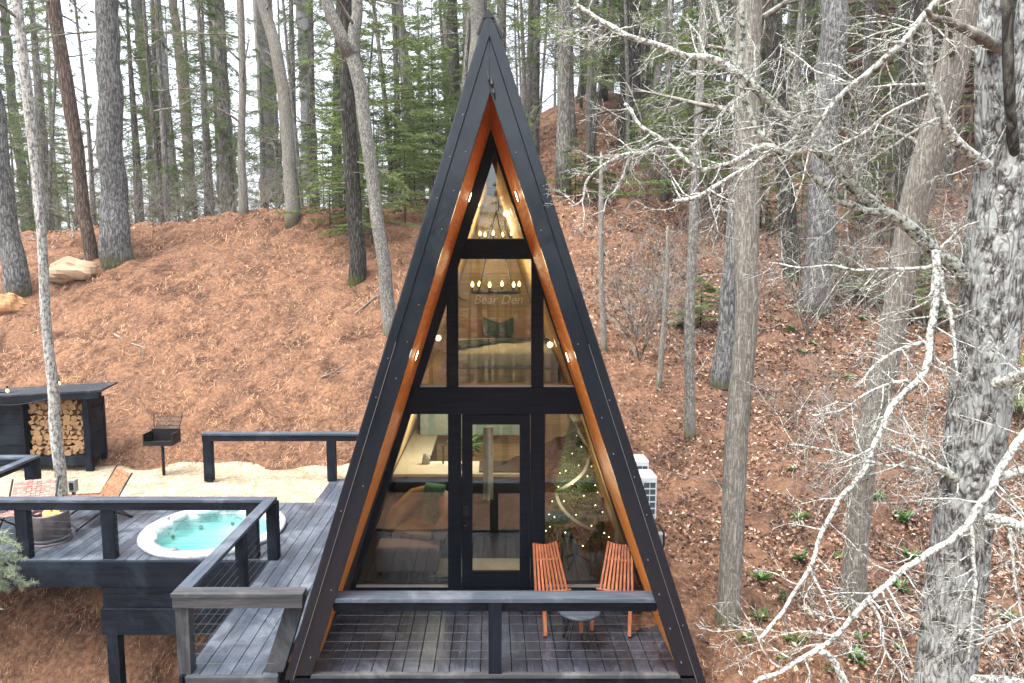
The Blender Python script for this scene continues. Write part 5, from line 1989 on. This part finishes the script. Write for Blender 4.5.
limb([(630, 153), (624, 173), (616, 190), (606, 202), (603, 214)], 5.5, 5.55, 4, 1.5, 'twig_white', 5, .25)
limb([(800, 135), (784, 147), (762, 160), (735, 175), (715, 186), (703, 194), (688, 199), (674, 202)], 5.1, 5.1, 4.5, 5, 'twig_white', 10, .4)
limb([(805, 140), (800, 122), (806, 105), (800, 92)], 5.0, 4.9, 6, 5, 'twig_white', 6, .25)
limb([(928, 95), (905, 105), (880, 118), (860, 135), (838, 146), (825, 155)], 4.7, 4.9, 4, 2, 'twig_white', 12, .35)
limb([(940, 118), (915, 130), (890, 146), (870, 160), (852, 172)], 4.8, 5.0, 3.5, 2, 'twig_white', 10, .35)
limb([(925, 84), (900, 84), (880, 88), (862, 88), (845, 82)], 4.7, 4.9, 3.5, 2, 'twig_white', 8, .35)
limb([(780, 45), (800, 60), (820, 72), (845, 82)], 5.1, 4.9, 2.5, 3, 'twig_white', 8, .35)
limb([(742, 90), (725, 110), (705, 135), (690, 148)], 5.2, 5.4, 4, 5, 'twig_white', 10, .4)
# stubs and lower limbs
limb([(980, 387), (1003, 380), (1024, 372), (1050, 366)], 4.95, 4.4, 16, 12, 'twig_white', 7, .4)
limb([(975, 486), (955, 478), (940, 470), (925, 460), (907, 453), (893, 447)], 4.97, 4.6, 12, 3, 'twig_white', 10, .45)
limb([(960, 512), (1000, 520), (1024, 527), (1055, 532)], 4.95, 4.4, 14, 13, 'twig_white', 8, .4)
limb([(985, 478), (1005, 477), (1030, 470), (1060, 462)], 4.95, 4.5, 11, 9, 'twig_white', 7, .4)
limb([(950, 684), (985, 680), (1020, 683), (1060, 690)], 4.95, 4.4, 14, 10, 'twig_white', 8, .4)
limb([(972, 518), (973, 560), (975, 590), (972, 625), (969, 665)], 4.7, 4.55, 5, 2, 'twig_white', 8, .4)
limb([(1010, 528), (1012, 560), (1018, 600), (1024, 640)], 4.6, 4.4, 4, 2, 'twig_white', 8, .4)
limb([(1040, 610), (1010, 625), (990, 640), (975, 650)], 4.3, 4.5, 5, 2, 'twig_white', 10, .35)
limb([(870, 603), (880, 620), (885, 650), (910, 683)], 4.3, 4.1, 4, 2.5, 'twig_white', 6, .3)
limb([(808, 566), (820, 590), (835, 620), (858, 662)], 4.6, 4.4, 3, 1.5, 'twig_white', 5, .25)
limb([(910, 380), (890, 385), (868, 392), (840, 410), (812, 415)], 4.75, 5.0, 4, 1.5, 'twig_white', 10, .35)
limb([(975, 470), (940, 474), (905, 466), (870, 462), (830, 450), (790, 445)], 4.9, 5.2, 6, 2, 'twig_white', 16, .45)
limb([(820, 652), (835, 665), (850, 690)], 4.3, 4.2, 8, 10, 'twig_white', 2, .2)
limb([(1000, 50), (985, 40), (960, 26), (935, 16), (925, 10)], 4.98, 4.6, 15, 3, 'twig_grey', 0, name='broken_stub')
# forks of the trunk above
for seqf, ms_ in (([(1003, 190, 34), (990, 130, 26), (988, 60, 24), (992, 0, 22), (996, -80, 20)], 'lichen_bark'), ([(1010, 160, 56), (1026, 100, 50), (1040, 40, 46), (1050, -60, 40)], 'lichen_bark')):
    Wf = [P(a, b_, BY + .02) - o0 for a, b_, _ in seqf]
    MB().tube(Wf, [w_ / F * 4.85 / 2 for _, _, w_ in seqf], 24, rough=.09, seed=2, freq=6).build('limb', M[ms_], big, True)
Wf = [P(a, b_, yy_) - o0 for a, b_, yy_ in ((1022, 205, 4.98), (1015, 165, 4.86), (1011, 120, 4.79), (1008, 60, 4.76), (1007, 0, 4.76), (1012, -60, 4.8))]
MB().tube(Wf, [.04, .038, .035, .033, .03, .03], 14, rough=.2).build('limb', M['dark_bark'], big, True)

# small green hemlock sprigs on the big tree's side
def sprig_points(cx, cy, cz, dirv, length, n, spread, rng):
    cs, ds = [], []
    d = Vector(dirv).normalized()
    sd_ = d.cross(Vector((0, 0, 1))).normalized()
    for i in range(n):
        t = rng.random()
        w_ = spread * (1 - t * .7) * (rng.random() * 2 - 1)
        c_ = Vector((cx, cy, cz)) + d * length * t + sd_ * w_ + Vector((0, 0, -.06 * t + rng.gauss(0, .012)))
        cs.append(tuple(c_)); ds.append(tuple(d + sd_ * (1 if w_ > 0 else -1)))
    return cs, ds


# hemlock saplings whose flat sprays show between the branches
def hemlock_sapling(label, px, py, h_, spread_, seed, group='young green hemlocks', Y=None, fol='hemlock', sc_=1.0, nb=18):
    rng = random.Random(seed); nrng = np.random.default_rng(seed)
    g = hit(px, py) if Y is None else P(px, py, Y)
    root = empty('hemlock_sapling', (g.x, g.y, tz(g.x, g.y)), 0, label, 'sapling', group)
    m_ = MB().tube([(0, 0, -.1), (.02, .01, h_ * .5), (.0, .0, h_)], [.022 * sc_, .014 * sc_, .004], 6)
    out, cs, ds = [], [], []
    for i in range(nb):
        t = (i + .5) / nb
        z = h_ * (.15 + .85 * t)
        az = rng.random() * 6.28
        bl_ = spread_ * (1.15 - t * .9)
        d = Vector((math.cos(az), math.sin(az), -.06))
        grow(out, Vector((0, 0, z)), d, bl_, .008, 1, rng, droop=.1, wig=.1, kids=6, ang=.8, shrink=.45, seg=4, rmin=.002, flat=.12)
        a_, b_ = sprig_points(0, 0, z, d, bl_, int(60 * bl_ / .6), bl_ * .35, rng)
        cs += a_; ds += b_
    to_mesh(out, 'branches', M['dark_bark'], root, onto=(m_, M['dark_bark']))
    np_mesh('crown', blades(cs, nrng, 9, .085, .009, .18, ds), 3, M[fol], root)
    return root


hs_spec = [(330, 238, 2.6, 1.5), (372, 245, 2.2, 1.3), (405, 225, 3.0, 1.5), (436, 212, 2.8, 1.3), (345, 215, 3.4, 1.6), (392, 205, 4.0, 1.7), (425, 190, 3.4, 1.6), (300, 205, 3.2, 1.5), (318, 195, 4.2, 1.8),
           (450, 285, 1.6, .6), (575, 205, 2.2, 1.1), (598, 200, 1.5, .9), (700, 330, 1.3, .8), (905, 280, 2.6, 1.1), (930, 330, 1.8, .9), (845, 300, 1.2, .9), (880, 240, 3.4, 1.4), (760, 230, 2.2, 1.0), (800, 240, 2.6, 1.0), (1010, 420, 1.4, .8), (740, 160, 4.0, 1.6), (860, 180, 4.0, 1.6)]
names_ = ['left of the dark sprigged trunk', 'under the forked grey tree', 'left of the cabin roof high on the slope', 'against the left roof edge near the crest']
for i, (px, py, h_, s_) in enumerate(hs_spec):
    hemlock_sapling('young green hemlock with flat lacy sprays under the taller trees', px, py, h_, s_, 100 + i)
hp = []
for s in range(5):
    o = hemlock_sapling('soft green hemlock growing between the trunks on the crest', 400, 230, 5.0 + s * .5, 1.5 + .12 * s, 500 + s, 'hemlocks between the trunks', nb=30)
    hp.append(o)
hr = random.Random(8)
hsp = [(-hr.uniform(.02, .26) * q_, q_) for q_ in [hr.uniform(22, 31) for _ in range(13)]] + [(hr.uniform(4, 20), hr.uniform(21, 34)) for _ in range(18)] + [(hr.uniform(-22, -12), hr.uniform(27, 38)) for _ in range(5)]
for i, (x_, y_) in enumerate(hsp):
    o = hp[i] if i < 5 else copy_tree(hp[i % 5])
    sc_ = hr.uniform(.7, 1.35)
    o.location = (x_, y_, tz(x_, y_)); o.rotation_euler = (0, 0, hr.random() * 6.28); o.scale = (sc_,) * 3
# sticks lying on the slope
kr = random.Random(15)
kp = []
for s in range(5):
    out = []
    grow(out, Vector((-.5, 0, .02)), Vector((1, 0, .0)), 1.2, .022, 1, kr, wig=.16, kids=3, ang=.6, shrink=.5, seg=6, rmin=.004, flat=.15)
    m_ = MB()
    for q_, w_ in out: m_.tube(q_, w_, 5)
    kp.append(m_.build('fallen_branch', M['twig_grey'], None, True))
for i in range(46):
    if i < 30: x_, y_ = kr.uniform(3.2, 14), kr.uniform(7, 25)
    else: x_, y_ = kr.uniform(-15, -2), kr.uniform(14.5, 22.5)
    o = kp[i] if i < 5 else kp[i % 5].copy()
    if i >= 5: COL.objects.link(o)
    e = .3
    gx_, gy_ = (tz(x_ + e, y_) - tz(x_ - e, y_)) / (2 * e), (tz(x_, y_ + e) - tz(x_, y_ - e)) / (2 * e)
    q_ = Vector((-gx_, -gy_, 1)).to_track_quat('Z', 'Y')
    o.rotation_mode = 'QUATERNION'
    from mathutils import Quaternion
    o.rotation_quaternion = q_ @ Quaternion((0, 0, 1), kr.random() * 6.28)
    o.location = (x_, y_, tz(x_, y_) + .02)
    s_ = kr.uniform(.5, 1.3); o.scale = (s_,) * 3
    tag(o, 'grey fallen stick lying on the littered slope', 'stick', 'sticks lying on the slope')
# a lichen-draped conifer bough reaching in at the left edge in front of the tub deck
ft = empty('lichen_conifer', (-5.5, 6.6, tz(-5.5, 6.6)), label='lichen-draped conifer reaching in from the left edge before the tub deck', cat='tree')
fr2 = random.Random(31); fn2 = np.random.default_rng(31)
base_z = tz(-5.5, 6.6)
m_ = MB().tube([(0, 0, -.2), (.05, 0, 2.2), (0, .05, 5.2), (0, 0, 8)], [.12, .10, .07, .02], 12, rough=.1)
out, cs, ds = [], [], []
for i in range(11):
    z = .0 - base_z + .62 + i * .055
    az = fr2.uniform(-.75, .55) if i % 3 else fr2.uniform(0, 6.28)
    d = Vector((math.cos(az), math.sin(az), -.15 + fr2.gauss(0, .12)))
    br = []
    grow(br, Vector((0.05, 0, z)), d, .45 + .25 * fr2.random(), .009, 2, fr2, droop=.08, wig=.18, kids=5, ang=.7, shrink=.5, seg=5, rmin=.002, flat=.4)
    out += br
    for pp, _ in br:
        for q in range(7):
            j = fr2.randrange(0, len(pp) - 1)
            cs.append(tuple(pp[j].lerp(pp[j + 1], fr2.random()))); ds.append(tuple((pp[j + 1] - pp[j]).normalized()))
to_mesh(out, 'branches', M['twig_white'], ft, onto=(m_, M['dark_bark']))
np_mesh('crown', blades(cs, fn2, 7, .05, .0035, .8, ds), 3, M['paleneedle'], ft)

# ------------------------------------------------------------------ low green plants and brush on the right slope
def low_plant(seed):
    rng = np.random.default_rng(seed)
    V = []
    for i in range(34):
        a = rng.random() * 6.28
        el = .1 + .8 * rng.random()
        d = Vector((math.cos(a) * math.cos(el), math.sin(a) * math.cos(el), math.sin(el)))
        r_ = .06 + .16 * rng.random()
        c_ = Vector((0, 0, 0))
        s_ = d.cross(Vector((0, 0, 1))).normalized()
        L_2, w_ = .10 + .26 * rng.random(), .035
        up_ = Vector((0, 0, .02))
        V += [tuple(c_), tuple(c_ + d * L_2 * .5 + s_ * w_ + up_), tuple(c_ + d * L_2 - Vector((0, 0, .02))), tuple(c_ + d * L_2 * .5 - s_ * w_ + up_)]
    return V


plants = [np_mesh('low_plant', low_plant(s), 4, M['leafgreen']) for s in range(4)]
pr = random.Random(5)
spots = [(870, 345), (805, 355), (812, 345), (835, 378), (850, 379), (824, 386), (764, 408), (770, 402), (792, 470), (800, 520), (783, 598), (788, 640), (815, 540), (855, 660), (830, 672), (760, 580), (912, 560), (900, 590), (800, 560), (880, 500), (745, 640), (1000, 560), (1010, 500), (930, 300), (895, 330), (860, 640), (872, 590), (800, 300), (780, 660), (775, 440), (735, 520), (862, 320), (880, 310), (905, 350), (760, 620), (842, 560), (905, 520), (800, 640), (870, 430), (1005, 620), (720, 330), (790, 330), (900, 650)]
for i, (px, py) in enumerate(spots):
    o = plants[i] if i < 4 else plants[i % 4].copy()
    if i >= 4: COL.objects.link(o)
    p = hit(px, py)
    o.location = p; o.rotation_euler = (0, 0, pr.random() * 6.28); s = .28 + pr.random() * .36; o.scale = (s, s, s)
    tag(o, 'small green leafy plant among the fallen leaves on the right slope', 'plant', 'green seedlings on the right slope')

# bare twiggy shrubs
def shrub_proto(seed, h_=1.8):
    rng = random.Random(seed)
    out = []
    for i in range(7):
        a = rng.random() * 6.28
        grow(out, Vector((0, 0, -.05)), Vector((math.cos(a) * .45, math.sin(a) * .45, 1)), h_ * (.6 + .6 * rng.random()), .012, 2, rng, wig=.3, kids=5, ang=.7, shrink=.5, seg=6, rmin=.0028)
    m_ = MB()
    for p_, r_ in out: m_.tube(p_, r_, 3, caps=False)
    return m_.build('bare_shrub', M['twig_grey'], None, True)


shp = [shrub_proto(s) for s in range(5)]
sr = random.Random(77)
shr_spots = []
for i in range(120):
    y_ = sr.uniform(15, 32); x_ = sr.uniform(.25, .95) * (y_ * .8)
    shr_spots.append((x_, y_))
for i in range(100):
    y_ = sr.uniform(22.5, 36); x_ = sr.uniform(-.75, .05) * (y_)
    shr_spots.append((x_, y_))
for i in range(16):
    y_ = sr.uniform(9, 14); x_ = sr.uniform(4.8, 8.5)
    shr_spots.append((x_, y_))
for i, (x_, y_) in enumerate(shr_spots):
    o = shp[i] if i < 5 else shp[i % 5].copy()
    if i >= 5: COL.objects.link(o)
    s = .7 + sr.random() * .8
    if y_ < 14: s *= .5
    o.location = (x_, y_, tz(x_, y_)); o.rotation_euler = (0, 0, sr.random() * 6.28); o.scale = (s, s, s)
    tag(o, 'bare twiggy grey shrub growing through the fallen leaves', 'shrub', 'bare shrubs of the woods')

# ------------------------------------------------------------------ the woods behind: every tree its own thing
def hide_proto(o): pass
protos_p, protos_b = [], []
for s in range(6):
    root = empty('pine_tree', (0, 0, 0))
    conifer_parts(root, random.Random(200 + s), np.random.default_rng(200 + s), 17 + s % 3 * 2.5, .13 + .045 * (s % 4), [2.5, 5, 3.5, 7, 1.2, 4.5][s], [1.6, 2.2, 1.9, 2.4, 1.7, 2.2][s], M['far_bark'] if s % 2 else M['far_bark2'],
                  M['hemlock'] if s in (2, 4) else M['foliage'], nb=[44, 40, 52, 34, 60, 44][s], sub=24, k=9, L=.16, w=.010, dead=22)
    protos_p.append(root)
for s in range(6):
    root = empty('hardwood_tree', (0, 0, 0))
    bare_parts(root, random.Random(300 + s), 14 + s % 3 * 2, .065 + .03 * (s % 4), 1.8 + .8 * (s % 3), M['far_bark2'] if s % 2 else M['far_bark'], M['twig_grey'], nb=20, blen=2.0, depth=2, kids=4, lean=.02 * (s - 3), rmin=.005)
    protos_b.append(root)
fr3 = random.Random(99)
used = set()
pos = []


def try_spot(x_, y_, md):
    for a, b_ in pos:
        if (a - x_) ** 2 + (b_ - y_) ** 2 < md * md: return False
    pos.append((x_, y_)); return True


def put(kind, x_, y_, label, group, s=1.0):
    pl = protos_p if kind == 'p' else protos_b
    k = fr3.randrange(len(pl))
    if (kind, k) not in used:
        r_ = pl[k]; used.add((kind, k))
    else:
        r_ = copy_tree(pl[k])
    place(r_, x_, y_, fr3.random() * 6.28, s)
    tag(r_, label, 'tree', group)


cnt = 0
while cnt < 150:                     # beyond the ridge on the left and behind the cabin
    y_ = 24.5 + 50 * fr3.random() ** 1.15
    x_ = fr3.uniform(-.86, .12) * y_
    if not try_spot(x_, y_, 1.1): cnt += .02; continue
    kind = 'p' if fr3.random() < .56 else 'b'
    put(kind, x_, y_, 'slim evergreen trunk with thin green boughs in the woods behind' if kind == 'p' else 'slim leafless trunk with fine bare branches in the woods behind', 'evergreens of the woods behind' if kind == 'p' else 'leafless trees of the woods behind', fr3.uniform(.8, 1.15))
    cnt += 1
cnt = 0
while cnt < 115:                     # up the right slope
    y_ = 22 + 36 * fr3.random() ** 1.1
    x_ = fr3.uniform(.04, .88) * y_
    if y_ < 27.5 and .66 < x_ / y_ < .84: continue
    if not try_spot(x_, y_, 1.0): cnt += .02; continue
    kind = 'p' if fr3.random() < .38 else 'b'
    put(kind, x_, y_, 'slim evergreen trunk with thin green boughs in the woods behind' if kind == 'p' else 'slim leafless trunk with fine bare branches in the woods behind', 'evergreens of the woods behind' if kind == 'p' else 'leafless trees of the woods behind', fr3.uniform(.75, 1.1))
    cnt += 1
for i in range(84):                  # across the valley behind the camera: the glass mirrors them
    y_ = -fr3.uniform(24, 70)
    x_ = fr3.uniform(-1, 1) * (8 - y_ * .7)
    kind = 'p' if fr3.random() < .7 else 'b'
    put(kind, x_, y_, 'tree downhill from the cabin, mirrored in its glass', 'trees downhill of the cabin', fr3.uniform(.9, 1.25))

# ------------------------------------------------------------------ red brown log house up the slope, upper right
lh = empty('log_house', (20, 27, tz(20, 27)), math.radians(-14), label='red brown log house with slatted porch high behind the trees at upper right', cat='house')
mb = MB()
for i in range(22):
    mb.tube([(-6.5, 0, .2 + i * .26), (9, 0, .2 + i * .26)], .145, 8)
mb.build('wall', M['brownlog'], lh, True)
rf = MB().poly_prism([Vector((-5, -.9, 5.7)), Vector((9.5, -.9, 5.7)), Vector((9.5, 3.4, 8.6)), Vector((-5, 3.4, 8.6))], (0, 0, .15))
rf.build('roof', M['brownlog'], lh)
for i in range(16):
    MB().box(-6.2 + i * .28, -6.14 + i * .28, -1.6, -1.54, -.2, 1.1).build('porch_slat', M['leather'], lh)
MB().box(-6.3, -1.8, -1.62, -1.52, 1.1, 1.18).build('porch_rail', M['leather'], lh)

# ------------------------------------------------------------------ thin winter haze between the trees
m, nt, b = mat('haze')
nt.nodes.remove(b)
pv = nt.nodes.new('ShaderNodeVolumePrincipled')
pv.inputs['Color'].default_value = (.93, .95, 1.0, 1)
pv.inputs['Density'].default_value = .0007
pv.inputs['Anisotropy'].default_value = .2
nt.links.new(pv.outputs[0], nt.nodes['Material Output'].inputs['Volume'])
hz = MB().box(-480, 480, -280, 880, -20, 75).build('haze', m)
tag(hz, 'thin pale winter haze among the far trees', kind='stuff')
S.cycles.volume_bounces = 0
S.cycles.volume_step_rate = 10
